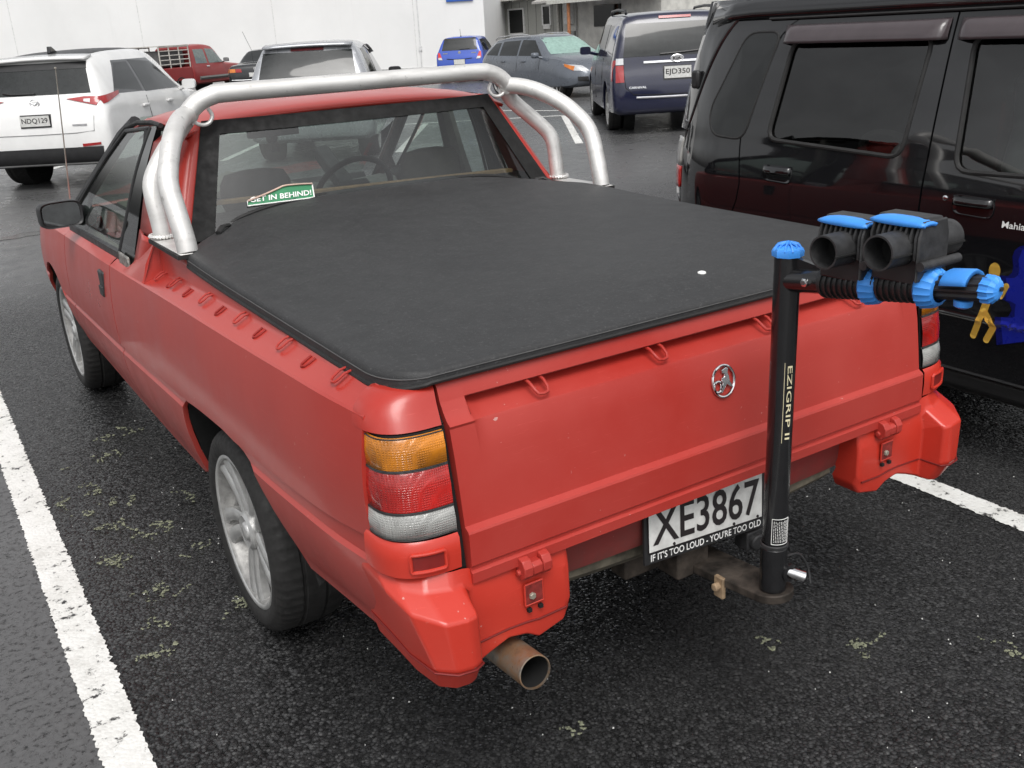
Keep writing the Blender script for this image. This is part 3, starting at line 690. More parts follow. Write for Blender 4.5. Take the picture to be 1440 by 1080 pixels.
# ---------------------------------------------------------------- rear bumper
BM = empty('rear_bumper', (0, 0, 0)); BM.parent = UTE
ST = [  # rows: top seam, upper, shoulder edge, face foot, lip, bottom, under
 [(.46, -1.150, .660), (.46, -1.156, .622), (.46, -1.157, .580), (.46, -1.158, .548), (.46, -1.164, .541), (.46, -1.145, .520), (.46, -1.08, .52)],
 [(.475, -1.152, .660), (.475, -1.160, .622), (.475, -1.161, .580), (.475, -1.160, .534), (.475, -1.170, .524), (.475, -1.153, .492), (.475, -1.08, .492)],
 [(.545, -1.152, .660), (.545, -1.161, .622), (.545, -1.162, .580), (.545, -1.160, .532), (.545, -1.170, .522), (.545, -1.158, .478), (.545, -1.08, .48)],
 [(.575, -1.152, .661), (.575, -1.161, .622), (.575, -1.162, .580), (.575, -1.160, .536), (.575, -1.170, .528), (.575, -1.160, .498), (.575, -1.08, .50)],
 [(.620, -1.152, .662), (.620, -1.161, .624), (.620, -1.162, .582), (.620, -1.160, .538), (.620, -1.170, .530), (.620, -1.162, .508), (.620, -1.08, .51)],
 [(.665, -1.152, .668), (.665, -1.161, .632), (.665, -1.162, .588), (.665, -1.160, .536), (.665, -1.170, .526), (.665, -1.162, .494), (.665, -1.08, .49)],
 [(.700, -1.152, .700), (.702, -1.161, .655), (.712, -1.163, .612), (.712, -1.162, .534), (.712, -1.172, .524), (.712, -1.160, .474), (.704, -1.08, .475)],
 [(.716, -1.151, .703), (.720, -1.160, .672), (.722, -1.222, .637), (.720, -1.222, .532), (.720, -1.230, .522), (.720, -1.190, .470), (.72, -1.08, .47)],
 [(.740, -1.150, .704), (.745, -1.164, .674), (.745, -1.228, .638), (.742, -1.232, .532), (.742, -1.236, .522), (.738, -1.196, .468), (.735, -1.08, .47)],
 [(.785, -1.128, .706), (.797, -1.150, .678), (.795, -1.222, .642), (.780, -1.228, .534), (.780, -1.233, .524), (.768, -1.192, .468), (.76, -1.08, .47)],
 [(.822, -1.085, .708), (.836, -1.110, .684), (.842, -1.165, .656), (.815, -1.200, .538), (.818, -1.206, .528), (.795, -1.168, .470), (.77, -1.07, .475)],
 [(.838, -1.045, .710), (.850, -1.056, .692), (.854, -1.090, .676), (.828, -1.120, .540), (.832, -1.122, .530), (.808, -1.10, .474), (.78, -1.04, .48)],
 [(.842, -1.000, .708), (.850, -1.004, .692), (.851, -1.010, .676), (.826, -1.03, .542), (.830, -1.03, .532), (.810, -1.03, .478), (.78, -1.02, .48)],
 [(.842, -.965, .704), (.849, -.960, .690), (.850, -.955, .676), (.823, -.925, .538), (.826, -.925, .528), (.808, -.925, .472), (.78, -.92, .47)],
]
for sx in (-1, 1):
    S2 = [[st[k] for k in (0, 1, 2, 3, 5, 6)] for st in ST]
    q = MB(); q.grid([[(sx*p[0], p[1], p[2]) for p in st] for st in S2])
    q.grid([[(sx*p[0], p[1]+.07, p[2]) for p in S2[0]], [(sx*p[0], p[1], p[2]) for p in S2[0]]])
    o = q.build('bumper_end', M['red_plastic'], BM, smooth=180)
    md = o.modifiers.new('bevel', 'BEVEL'); md.width = .0085; md.segments = 3; md.limit_method = 'ANGLE'; md.angle_limit = R(13)
    md = o.modifiers.new('wn', 'WEIGHTED_NORMAL'); md.weight = 60
    q = MB(); q.tube([(sx*(st[3][0]+.0005), st[3][1]-.0005, st[3][2]-.006) for st in ST[1:]], .0026, 6); q.build('bumper_groove', bpy.data.materials.get('groove_red') or plain('groove_red', (.16, .010, .008), .5), BM)
    # lamp-foot block with number-light pocket
    rows = []
    for z, o_ in ((.704, .002), (.708, .010), (.742, .012), (.774, .010), (.782, .003)):
        t_ = 0; xo, yo = .846+o_, -1.02; xi, yi = .714, -1.142-o_
        rows.append([(sx*(xi+(xo-xi)*max(0, math.cos(t))**.72), yo+(yi-yo)*max(0, math.sin(t))**.72, z) for t in lin(0, math.pi/2, 18)])
    q = MB(); q.grid(rows); q.build('lamp_foot', M['red_plastic'], BM, smooth=50)
    def foot(t, z, o_=.014):
        xo, yo, xi, yi = .846+o_, -1.02, .714, -1.142-o_; return (sx*(xi+(xo-xi)*max(0, math.cos(t))**.72), yo+(yi-yo)*max(0, math.sin(t))**.72, z)
    q = MB(); T0, T1 = .95, 1.42
    fr = [foot(t, .722) for t in lin(T0, T1, 8)]+[foot(T1+.02, z) for z in lin(.726, .756, 4)]+[foot(t, .760) for t in lin(T1, T0, 8)]+[foot(T0-.02, z) for z in lin(.756, .726, 4)]
    q.tube(fr, .0042, 8, closed=True); pk = q.build('pocket', M['red_plastic'], BM)
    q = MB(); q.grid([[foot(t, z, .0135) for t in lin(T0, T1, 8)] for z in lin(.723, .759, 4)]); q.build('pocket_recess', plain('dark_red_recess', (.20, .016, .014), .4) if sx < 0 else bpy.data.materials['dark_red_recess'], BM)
    # square service hole with bolt
    q = MB(); xc, zc = sx*.560, .598; yy = -1.1665
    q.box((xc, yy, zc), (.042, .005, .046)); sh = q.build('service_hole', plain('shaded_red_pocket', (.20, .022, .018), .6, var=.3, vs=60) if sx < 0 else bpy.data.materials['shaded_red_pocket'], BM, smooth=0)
    q = MB(); q.lathe([(0, .008), (.005, .008), (.007, .006), (.007, 0)], (xc-.006, yy-.002, zc-.004), 'y', 6, -1); q.build('bolt', plain('dusty_bolt', (.30, .27, .22), .6, .4) if sx < 0 else bpy.data.materials['dusty_bolt'], BM)
    q = MB()
    for dx in (-.022, .022): q.tube([(xc+dx, yy-.001, zc-.024), (xc+dx, yy-.001, zc+.024)], .0024, 6)
    for dz in (-.024, .024): q.tube([(xc-.022, yy-.001, zc+dz), (xc+.022, yy-.001, zc+dz)], .0024, 6)
    q.build('hole_rim', M['red_plastic'], BM)
    q = MB(); q.box((xc-.012, yy+.0005, zc-.038), (.009, .008, .008)); q.box((xc+.016, yy+.0005, zc-.038), (.009, .008, .008)); q.build('slot', M['dark'], BM, smooth=0)
# centre valance under the tailgate
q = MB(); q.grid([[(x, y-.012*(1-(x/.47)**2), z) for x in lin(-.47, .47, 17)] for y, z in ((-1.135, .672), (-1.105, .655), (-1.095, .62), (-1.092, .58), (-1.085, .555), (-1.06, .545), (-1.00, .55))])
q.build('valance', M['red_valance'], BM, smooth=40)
q = MB(); q.grid([[(x, y, z+.02*(x/.45)**2) for x in lin(-.45, .45, 13)] for y, z in ((-1.075, .555), (-1.078, .515), (-1.06, .495), (-.95, .50))])
q.build('lower_valance', plain('dusty_underbody', (.10, .088, .065), .85, var=.35, vs=20), BM, smooth=40)

# ---------------------------------------------------------------- number plate
NP = empty('number_plate', (0, 0, 0)); NP.parent = UTE
pcx, pcy, tilt = -.036, -1.122, R(-3.6)
def plp(u, v, d=0): # plate plane leans back slightly
    uu = u*math.cos(tilt)-v*math.sin(tilt); vv = u*math.sin(tilt)+v*math.cos(tilt)
    return (pcx+uu, pcy-d+vv*.10, .598+vv)
q = MB()
def rect(q, u0, u1, v0, v1, d0, d1): q.prism([(u0, v0), (u1, v0), (u1, v1), (u0, v1)], d1-d0, lambda u, v, w_: plp(u, v, d0+w_))
rect(q, -.191, .191, -.088, .066, -.006, 0); q.build('plate_frame', M['blackpl'], NP, smooth=0)
q = MB(); rect(q, -.180, .180, -.0585, .0625, 0.0005, .003); q.build('plate_panel', plain('plate_white', (.60, .60, .58), .42, var=.10, vs=30), NP, smooth=0)
text_obj('registration', 'XE3867', M['blackink'], NP, lambda u, v: plp(u, v+.000, .0045), width=.338, height=.090, bold=.012)
text_obj('slogan', "IF IT'S TOO LOUD - YOU'RE TOO OLD", M['white'], NP, lambda u, v: plp(u+.002, v-.0735, .0015), width=.352, height=.0175, bold=.014)
q = MB(); rect(q, -.1815, .1815, -.0605, -.0592, .0015, .004); rect(q, -.1815, -.1800, -.0605, .0625, .0015, .004); rect(q, .1800, .1815, -.0605, .0625, .0015, .004); q.build('plate_edge', M['blackink'], NP, smooth=0)
for u in (-.105, .085, .165):
    q = MB(); c_ = plp(u, -.054, .003); q.lathe([(0, .004), (.002, .0035), (.003, 0)], c_, 'y', 10, -1); q.build('screw', M['blackink'], NP)

# ---------------------------------------------------------------- exhaust, towing gear
q = MB(); a = Vector((-.60, -1.02, .43)); b = Vector((-.604, -1.225, .455)); d_ = (b-a)
q.tube([a-d_*1.2, a, b], .0375, 32, caps=False); q.tube([b, a], .0350, 32, caps=False); q.tube([b, b+d_*.004], [.0375, .0350], 32, caps=False)
EX = q.build('exhaust_pipe', M['exh'], UTE, recalc=False)
q = MB(); q.tube([a-d_*.2, a-d_*.18], .0349, 24); q.tube([b-d_*.02, a], .0343, 24, caps=False); q.build('soot_lining', plain('exhaust_soot', (.006, .006, .006), .9), EX)
TB = empty('tow_bar', (0, 0, 0)); TB.parent = UTE
q = MB(); q.box((-.06, -1.0, .455), (.30, .06, .06)); q.box((-.05, -1.045, .452), (.10, .10, .075)); q.build('crossmember', M['rust'], TB, bevel=.006)
q = MB(); tz = .463
pl = [(-.055, -.98), (-.052, -1.13), (-.050, -1.20), (-.046, -1.285)]
arc = [(.048*math.cos(t), -1.30+.048*math.sin(t)) for t in lin(math.pi*1.0, math.pi*2.0, 12)]
poly = [(-.055, -.98), (-.050, -1.20)]+arc+[(.050, -1.20), (.055, -.98)]
q.prism(poly, .022, lambda u, v, w_: (u, v, tz-.022+w_+(v+1.30)*-.10)); q.build('tongue', M['rust'], TB, bevel=.003)
q = MB(); q.box((-.050, -1.185, .426), (.012, .03, .055)); q.tube([(-.07, -1.185, .430), (-.02, -1.185, .430)], .010, 10); q.build('chain_shackle', plain('pale_rust', (.34, .24, .15), .7, .2, var=.4), TB, bevel=.003)
q = MB(); q.box((.13, -1.10, .462), (.055, .045, .05)); q.tube([(.13, -1.10, .462), (.13, -1.135, .458)], .022, 12); q.build('trailer_socket', M['greypl'], TB, bevel=.004)

# ---------------------------------------------------------------- wheels
def make_wheel(name='wheel', rt=.316, rr=.240, wd=.200, big=True, hub_mat=None, style=0):
    """axis x, outer face towards -x"""
    t = empty(name)
    prof = [(.0, rr-.006), (-.004, rr+.004), (-.010, rr+.012), (-.013, rr+.04), (-.010, rt-.030), (-.002, rt-.014), (.012, rt-.004), (.030, rt), (.060, rt+.002), (.064, rt-.005), (.070, rt-.005), (.074, rt+.003), (wd/2, rt+.003), (wd-.074, rt+.003), (wd-.070, rt-.005), (wd-.064, rt-.005), (wd-.06, rt+.002), (wd-.03, rt), (wd-.01, rt-.006), (wd, rt-.03), (wd, rr+.01), (wd-.01, rr-.01)]
    n = 180 if big else 36
    q = MB(); q.lathe(prof, (0, 0, 0), 'x', n, 1, mod=(lambda i, k, r: r-.0035 if (i in (5, 6, 7, 8, 15, 16, 17) and k % 3 == 0) else r) if big else None)
    q.build('tyre', M['tyre'], t, smooth=40)
    q = MB(); q.lathe([(.012, rr-.010), (-.001, rr-.004), (-.004, rr-.001), (.0, rr-.014), (.010, rr-.020), (.06, rr-.034), (.12, rr-.045), (.15, rr-.045)], (0, 0, 0), 'x', 48 if big else 28, 1)
    rim = q.build('rim', plain('darker_alloy', (.30, .295, .285), .5, .4, vs=30, var=.25) if 'darker_alloy' not in bpy.data.materials else bpy.data.materials['darker_alloy'], t, smooth=50)  # barrel in a darker grey than the spokes and lip
    q = MB(); q.lathe([(.004, rr-.016), (-.003, rr-.012), (-.0055, rr-.003), (-.002, rr+.002)], (0, 0, 0), 'x', 64 if big else 28, 1); q.build('rim_lip', M['wheel_alloy'], t, smooth=60)
    nsp = 5
    for k in range(nsp):
        q = MB(); a0 = 2*math.pi*k/nsp+.35
        er = Vector((0, math.cos(a0), math.sin(a0))); et = Vector((0, -math.sin(a0), math.cos(a0))); ex = Vector((1, 0, 0))
        for s_ in ((-1, 1) if style == 0 else (0,)):
            rows = []
            for j in range(8):
                tt = j/7; rad = lerp(.034, rr-.010, tt); tang = s_*lerp(.019, .036, tt**1.3)+.020*math.sin(tt*3.0)*(style == 0); ax = .004+.018*(1-tt)**2+.004*math.sin(tt*math.pi)
                hw = (lerp(.0215, .0200, math.sin(tt*math.pi*.8))+.010*max(0, tt-.78)/.22) if style == 0 else lerp(.03, .022, tt)
                c0 = er*rad+et*tang
                rows.append([c0+et*(-hw)+ex*(ax+.030), c0+et*(-hw)+ex*(ax+.006), c0+et*(-hw*.62)+ex*ax, c0+ex*(ax-.0015), c0+et*(hw*.62)+ex*ax, c0+et*hw+ex*(ax+.006), c0+et*hw+ex*(ax+.030)])
            q.grid(rows)
        sp = q.build('spoke', M['wheel_alloy'], t, smooth=50)
        if big:
            q = MB(); nr = .036; an = a0+.6; q.lathe([(.006, .009), (.0, .009), (-.002, .006), (-.002, 0)], (.016, nr*math.cos(an), nr*math.sin(an)), 'x', 6, 1); q.build('wheel_nut', M['chrome'], t)
    q = MB(); q.lathe([(.05, .062), (.012, .060), (.004, .05), (.010, .030), (.004, .028), (.0, .022), (-.002, 0)], (0, 0, 0), 'x', 28, 1); q.build('hub_cap', M['wheel_alloy'], t, smooth=40)
    q = MB(); q.lathe([(.155, rr-.04), (.150, .02), (.150, 0)], (0, 0, 0), 'x', 32, 1); q.build('back_plate', M['dark'], t)
    q = MB(); q.lathe([(.145, .14), (.115, .14), (.115, .03)], (0, 0, 0), 'x', 32, 1); q.build('brake_disc', plain('brake_disc_steel', (.12, .11, .10), .5, .7) if 'brake_disc_steel' not in bpy.data.materials else bpy.data.materials['brake_disc_steel'], t)
    return t
W0 = make_wheel('wheel'); W0.parent = UTE; W0.location = (-.824, .025, .316); W0.rotation_euler = (.55, 0, 0)
for loc, rz, rx in (((-.832, 2.80, .318), 0, 1.3), ((.828, .025, .318), math.pi, .2), ((.832, 2.80, .318), math.pi, .9)):
    c_ = copy_tree(W0, UTE); c_.location = loc; c_.rotation_euler = (rx, 0, rz)
# ---------------------------------------------------------------- tonneau cover
def ton_w(y):
    w_ = .778
    if y < -.95: w_ -= .085*(1-math.sqrt(max(0, 1-((-.95-y)/.1235)**2)))
    if y > .30: w_ -= .19*(min(1, (y-.30)/.26))**1.25
    return w_
TNY0, TNY1 = -1.071, .56
def ton_z(x, y):
    e = railz(min(max(y, -1.06), .7))+.010; w_ = ton_w(y)
    u = min(1, abs(x)/w_); v = max(0, min(1, (y-TNY0)/.30)); v = 1-(1-v)**2
    cr = .020*(1-u**2.6)*v
    sag = .006*math.sin(y*5.1+1.0)*math.sin(x*3.3+.5)*(1-u**2)*v
    puck = .0016*math.sin(y*62+1.5*math.sin(y*9))*max(0, 1-abs(u-.90)/.08)
    rise = max(0, min(1, (y+.45)/1.0)); rise = rise*rise*(3-2*rise)*.040*(1-u**5)
    return e+cr+sag+rise+puck
yy_ = sorted(set([TNY0+.121*(1-math.cos(t)) for t in lin(0, math.pi/2, 14)]+lin(-.95, .30, 46)+lin(.30, TNY1, 14)))
rows = []
for y in yy_:
    w_ = ton_w(y); rows.append([(x*w_, y, ton_z(x*w_, y)) for x in lin(-1, 1, 61)])
q = MB(); q.grid(rows)
bl = [r_[0] for r_ in rows[::-1]]+rows[0][1:-1]+[r_[-1] for r_ in rows]       # left edge back, rear edge, right edge forward
def outn(i, L):
    a, b = Vector(L[max(0, i-1)]), Vector(L[min(len(L)-1, i+1)]); d = b-a; n_ = Vector((-d.y, d.x, 0)); n_.normalize(); return -n_ if n_.dot(Vector((L[i][0], L[i][1]+.2, 0))) < 0 else n_
NR = [outn(i, bl) for i in range(len(bl))]
hdrop = lambda i: 1.0-.42*max(0, -NR[i].y)**2
hem = []
for off, dz in ((0, 0), (.006, -.005), (.010, -.014), (.0105, -.030), (.010, -.042), (.004, -.046)):
    hem.append([Vector(p)+NR[i]*off+Vector((0, 0, dz*hdrop(i))) for i, p in enumerate(bl)])
q.grid(hem)
TN = q.build('tonneau_cover', M['vinyl'], UTE, smooth=50)
q = MB(); q.tube([Vector(p)+NR[i]*.0095+Vector((0, 0, -.040*hdrop(i))) for i, p in enumerate(bl)], .0055, 8); q.build('edge_rubber', M['rubber'], TN)
q = MB(); q.tube([Vector(p)+NR[i]*.0115+Vector((0, 0, -.018*hdrop(i))) for i, p in enumerate(bl)], .0014, 5); q.build('stitching', plain('dusty_thread', (.08, .08, .08), .8), TN)
q = MB(); q.tube([(p[0], p[1], p[2]+.004) for p in rows[-1]], .007, 8); q.build('front_seam', M['rubber'], TN)
q = MB(); c_ = (.12, -.93); zc = ton_z(*c_); q.lathe([(0, .011), (.003, .010), (.005, .006), (.005, 0)], (c_[0], c_[1], zc-.001), 'z', 14); q.build('snap_stud', M['white'], TN)
for p0, p1 in (((-.60, .47), (-.655, .405)), ((.60, .50), (.655, .47))):   # loose front tabs by the bar feet
    q = MB(); q.tube([(p0[0], p0[1], ton_z(*p0)+.006), (lerp(p0[0], p1[0], .5), lerp(p0[1], p1[1], .5), ton_z(*p0)+.010), (p1[0], p1[1], ton_z(*p1)+.006)], .010, 8, flat=(1, .6)); q.build('corner_tab', M['rubber'], TN)

# ---------------------------------------------------------------- cab
def cabx(z): return .826-(z-.955)*.33-.20*max(0, z-1.2)**2*2.2
def roof_hw(y): return .600 - .02*max(0, (y-1.2))
q = MB(); rows = []
for y, zc in ((.735, 1.466), (.75, 1.474), (.80, 1.485), (.95, 1.497), (1.15, 1.500), (1.35, 1.486), (1.50, 1.456), (1.54, 1.442)):
    rows.append([(s_*roof_hw(y)*1.04, y, zc-.030-.022*abs(s_)**8*1.0+.030*(1-abs(s_)**2.4)) for s_ in lin(-1, 1, 25)])
q.grid(rows); q.build('roof', M['red'], UTE, thick=.012, smooth=40)
hl = plain('grey_headlining', (.22, .21, .19), .9)
q = MB(); q.grid([[(p[0]*.97, p[1], p[2]-.035) for p in r_] for r_ in rows]); q.build('headlining', hl, UTE)
RW = [(-.562, .742, 1.452), (.562, .742, 1.452), (.712, .545, 1.10), (-.712, .545, 1.10)]     # rear window corners TL TR BR BL
def rwp(s_, t, d=0):   # s 0..1 across, t 0 top..1 bottom, slight outward bow
    a = Vector(RW[0]).lerp(Vector(RW[1]), s_); b = Vector(RW[3]).lerp(Vector(RW[2]), s_); p = a.lerp(b, t)
    return p+Vector((0, -(.050*(1-(2*s_-1)**2))-d*.87, -d*-.49))
q = MB(); q.grid([[rwp(s_, t) for s_ in lin(.035, .965, 19)] for t in lin(.05, 1, 9)]); q.build('rear_window', M['glass_rear'], UTE, recalc=False)
q = MB()
def band(a_, b_): q.grid([a_, b_]);
band([rwp(s_, -.015, .004) for s_ in lin(0, 1, 19)], [rwp(s_, .11, .004) for s_ in lin(0, 1, 19)])
for s0, s1 in ((0, .055), (1, .945)): band([rwp(s0, t, .004) for t in lin(0, 1, 9)], [rwp(s1, t, .004) for t in lin(0, 1, 9)])
q.build('window_seal', M['dark'], UTE, thick=.003, smooth=0)
for s_ in (-1, 1):
    wt = Vector(rwp(0 if s_ < 0 else 1, 0)); wb = Vector(rwp(0 if s_ < 0 else 1, 1))
    q = MB(); rows = []
    for t in lin(0, 1, 12):
        i_ = wt.lerp(wb, t); z = lerp(1.452, 1.10, t)
        ox = lerp(.605, .792, t**.85); oy = lerp(.815, .655, t)
        fx = cabx(z) if z < 1.40 else .616; fy = lerp(1.00, .93, t)
        rows.append([(i_.x, i_.y, i_.z), (s_*lerp(abs(i_.x), ox, .55), lerp(i_.y, oy, .35), z), (s_*(ox-.008), oy-.022, z), (s_*(ox+.002), oy+.004, z), (s_*lerp(ox, fx, .3), lerp(oy, fy, .3), z), (s_*fx, fy, z)])
    q.grid(rows); q.build('rear_pillar', M['red'], UTE, smooth=40, thick=.01)
    # foot of the pillar running down to the quarter
    q = MB(); rows = []
    for t in lin(0, 1, 8):
        z = lerp(1.105, .972, t); rows.append([(s_*(lerp(.792, .826, t)), lerp(.66, .80, t), z), (s_*lerp(.80, .828, t), lerp(.80, .88, t), z), (s_*(cabx(z)+.002), lerp(.932, .945, t), z)])
    q.grid(rows); q.build('pillar_foot', M['red'], UTE, smooth=40, thick=.008)
    # glasshouse side: black quarter pane, door glass, frames
    def sp(y, z, d=0): return (s_*(cabx(z)+d), y, z)
    rr_ = lambda z: np.interp(z, [.955, 1.44], [.945, 1.0]); dr = lambda z: np.interp(z, [.955, 1.44], [1.165, 1.075])
    zt = lambda y: float(np.interp(y, [.95, 1.08, 1.36, 1.5, 2.28], [1.437, 1.437, 1.42, 1.36, .975]))
    q = MB(); q.grid([[sp(lerp(rr_(z), dr(z), k/4), z, .002) for k in range(5)] for z in lin(.962, 1.434, 10)]); q.build('quarter_pane', M['glass_dark'], UTE, recalc=True)
    rows = []
    for k in range(14):
        t = k/13; bot_y = lerp(1.175, 2.24, t); top_y = lerp(1.085, 1.44, t)
        zb_ = fCz(bot_y)+.05; ztp = lerp(1.428, 1.40, t)
        rows.append([sp(lerp(bot_y, top_y, v), lerp(zb_, ztp, v), -.002) for v in lin(0, 1, 9)])
    q = MB(); q.grid(rows); q.build('door_glass', M['glass_clear'], UTE)
    q = MB(); edge = [rows[0][k] for k in range(9)]+[rows[i][8] for i in range(1, 14)]+[rows[13][k] for k in range(7, -1, -1)]
    q.tube([(p[0]*1.003, p[1], p[2]+.001) for p in edge], .0085, 8, flat=(1, .8)); q.build('door_frame', M['blackpl'], UTE)
    q = MB(); q.tube([(s_*.600, 1.52, 1.425), (s_*.635, 1.62, 1.37), (s_*.70, 1.92, 1.20), (s_*.785, 2.33, .97)], [.026, .028, .030, .034], 10); q.build('windscreen_pillar', M['blackpl'], UTE)
    q = MB(); q.tube([sp(.96, 1.442, .0), sp(1.1, 1.446, .0), sp(1.30, 1.436, .0), sp(1.44, 1.412, .002), sp(1.56, 1.345, .002)], .009, 8); q.build('drip_rail', M['rubber'], UTE)
    q = MB(); q.grid([[(s_*lerp(.598, .618, k/3), y, lerp(1.452, 1.436, k/3)+(0 if y < 1.3 else -(y-1.3)*.16)) for k in range(4)] for y in lin(.80, 1.52, 8)]); q.build('cant_rail', M['red'], UTE, thick=.006)
    q = MB(); q.box((s_*.826, 1.05, fCz(1.05)+.030), (.012, .15, .050)); q.build('quarter_garnish', M['chrome'] if s_ > 0 else plain('peeling_garnish', (.25, .24, .22), .4, .5, var=.6, vs=60), UTE, bevel=.006)
q = MB(); q.grid([[Vector((lerp(-.575, -.735, t), lerp(1.535, 2.42, t), lerp(1.432, .985, t))).lerp(Vector((lerp(.575, .735, t), lerp(1.535, 2.42, t), lerp(1.432, .985, t))), s_)+Vector((0, .07*(1-(2*s_-1)**2), .01)) for s_ in lin(0, 1, 15)] for t in lin(0, 1, 9)]); q.build('windscreen', M['glass_clear'], UTE)
q = MB(); q.grid([[(x, 2.45+.06*(1-(x/.75)**2)-.02*k, .985-.02*k) for x in lin(-.76, .76, 13)] for k in range(3)]); q.build('cowl_panel', M['blackpl'], UTE, thick=.01)
# interior
q = MB(); q.prism([(-.42, .0), (-.05, .02), (.12, .10), (.30, .025), (.42, 0)], .30, lambda u, v, w_: (-.18+u, 1.93+w_, 1.03+v*.8)); q.build('dash_cloth', plain('olive_cloth', (.10, .10, .085), .9), UTE, smooth=40)
dkgrey = plain('dark_trim', (.028, .028, .030), .8); seatc = plain('charcoal_seat_cloth', (.040, .040, .042), .95, bs=300, bstr=.3); seatb = plain('brown_seat_cloth', (.075, .066, .054), .95, bs=300, bstr=.3)
q = MB(); q.grid([[(x, y, z+.02*math.cos(x*6)) for x in lin(-.72, .72, 13)] for y, z in ((1.94, .78), (1.90, .96), (1.97, 1.025), (2.15, 1.02), (2.40, .975))]); q.build('dashboard', plain('grey_dash', (.10, .10, .095), .8), UTE)
for s_, mt in ((-.36, seatc), (.36, seatb)):
    ST_ = empty('seat', (s_, 1.02, .5)); ST_.parent = UTE
    q = MB(); rows = []
    for z, hw, y0 in ((.50, .23, .02), (.60, .235, 0), (.80, .235, -.05), (.98, .225, -.10), (1.07, .20, -.125), (1.10, .15, -.13)):
        rows.append([(hw*math.cos(t)*(1 if abs(math.cos(t)) < .9 else 1), y0+.075*math.sin(t), z-.5) for t in [2*math.pi*k/20 for k in range(20)]])
    q.grid(rows, closed=True); q.add(rows[-1], [tuple(range(20))]); q.build('seat_back', mt, ST_)
    q = MB(); rows = []
    for z, hw, dp in ((1.08, .05, .03), (1.12, .12, .045), (1.16, .135, .05), (1.22, .13, .048), (1.255, .11, .035), (1.265, .05, .02)):
        rows.append([(hw*abs(math.cos(t))**.6*np.sign(math.cos(t)), -.135+dp*math.sin(t), z-.5) for t in [2*math.pi*k/20 for k in range(20)]])
    q.grid(rows, closed=True); q.add(rows[-1], [tuple(range(20))]); q.build('headrest', mt, ST_)
    q = MB(); q.box((0, .32, .02), (.46, .50, .14)); q.build('cushion', mt, ST_, bevel=.03)
SW = empty('steering_wheel', (.37, 1.70, 1.0), 0); SW.parent = UTE; SW.rotation_euler = (R(28), 0, 0)
q = MB(); q.tube([(.19*math.cos(t), 0, .19*math.sin(t)) for t in lin(0, 2*math.pi*39/40, 40)], .014, 10, closed=True); q.build('wheel_ring', dkgrey, SW)
q = MB(); q.box((0, .02, -.01), (.16, .05, .12)); q.box((-.10, .015, .0), (.14, .02, .035)); q.box((.10, .015, 0), (.14, .02, .035)); q.box((0, .2, -.02), (.07, .4, .07)); q.build('airbag_boss', dkgrey, SW, bevel=.012)
RM = MB(); RM.box((0, 1.66, 1.335), (.23, .03, .065)); RM.tube([(0, 1.66, 1.36), (0, 1.60, 1.42)], .008, 8); RM.build('interior_mirror', dkgrey, UTE, bevel=.012)
q = MB(); q.lathe([(0, .0), (.004, .02), (.012, .028), (.020, .02), (.024, 0)], (.03, 1.76, 1.285), 'y', 16); q.tube([(.03, 1.76, 1.285), (.03, 1.83, 1.31)], .008, 8); q.box((.035, 1.765, 1.245), (.035, .02, .04)); q.build('suction_mount', dkgrey, UTE)
wood = plain('pale_timber_batten', (.34, .20, .10), .7, var=.2, vs=30)
q = MB(); q.box((0, .655, 1.185), (1.18, .035, .014), Matrix.Rotation(R(1.5), 3, 'Y')); q.build('timber_batten', wood, UTE, bevel=.002)
q = MB(); q.box((0, .70, 1.135), (1.40, .16, .02)); q.build('parcel_shelf', dkgrey, UTE)
q = MB(); q.tube([(.63, 1.25, 1.42), (.66, 1.22, 1.2), (.70, 1.20, .98)], [.035, .045, .06], 8); q.build('belt_pillar', hl, UTE)
q = MB(); q.tube([(-.63, 1.13, 1.42), (-.68, 1.14, 1.2), (-.76, 1.15, .98)], [.030, .035, .04], 8); q.build('belt_pillar', dkgrey, UTE)
q = MB()
for s_ in (-1, 1): q.box((s_*.765, 1.7, .72), (.04, 1.1, .46))
q.build('door_card', plain('beige_door_card', (.13, .12, .10), .85), UTE)
# sticker inside the rear glass
grn = plain('green_sticker', (.025, .20, .085), .5, var=.08)
def stp(u, v, d=0):     # u across 0..1, v up 0..1 on the inside of the pane
    s_ = .130+u*.168; t = .755-v*.135
    return rwp(s_, t, .004+d)
q = MB(); n = 16
top = [(u, .30+.70*min(1, u/.55)-.22*max(0, (.55-u))*(u*2) - (.10*((u-.55)/.45)**2 if u > .55 else 0)) for u in lin(0, 1, n)]
q.grid([[stp(u, 0) for u, v in top], [stp(u, v*.5) for u, v in top], [stp(u, v) for u, v in top]])
STK = q.build('rear_sticker', grn, UTE, recalc=False)
q = MB()
q.tube([stp(u, v, .003) for u, v in top], .0045, 6, flat=(1, .7)); q.build('curled_edge', plain('sticker_backing', (.50, .36, .30), .8), STK)
q = MB(); q.tube([stp(0, .30, .001), stp(0, 0, .001), stp(.92, 0, .001), stp(1, .04, .001), stp(1, .86, .001)], .0026, 6); q.build('sticker_border', M['white'], STK)
tx = text_obj('sticker_lettering', 'GET IN BEHIND!', M['white'], STK, lambda u, v: stp(.50+u, .36+v+.10*(u+.5)*0, .0022), width=.93, height=.34, bold=.02)

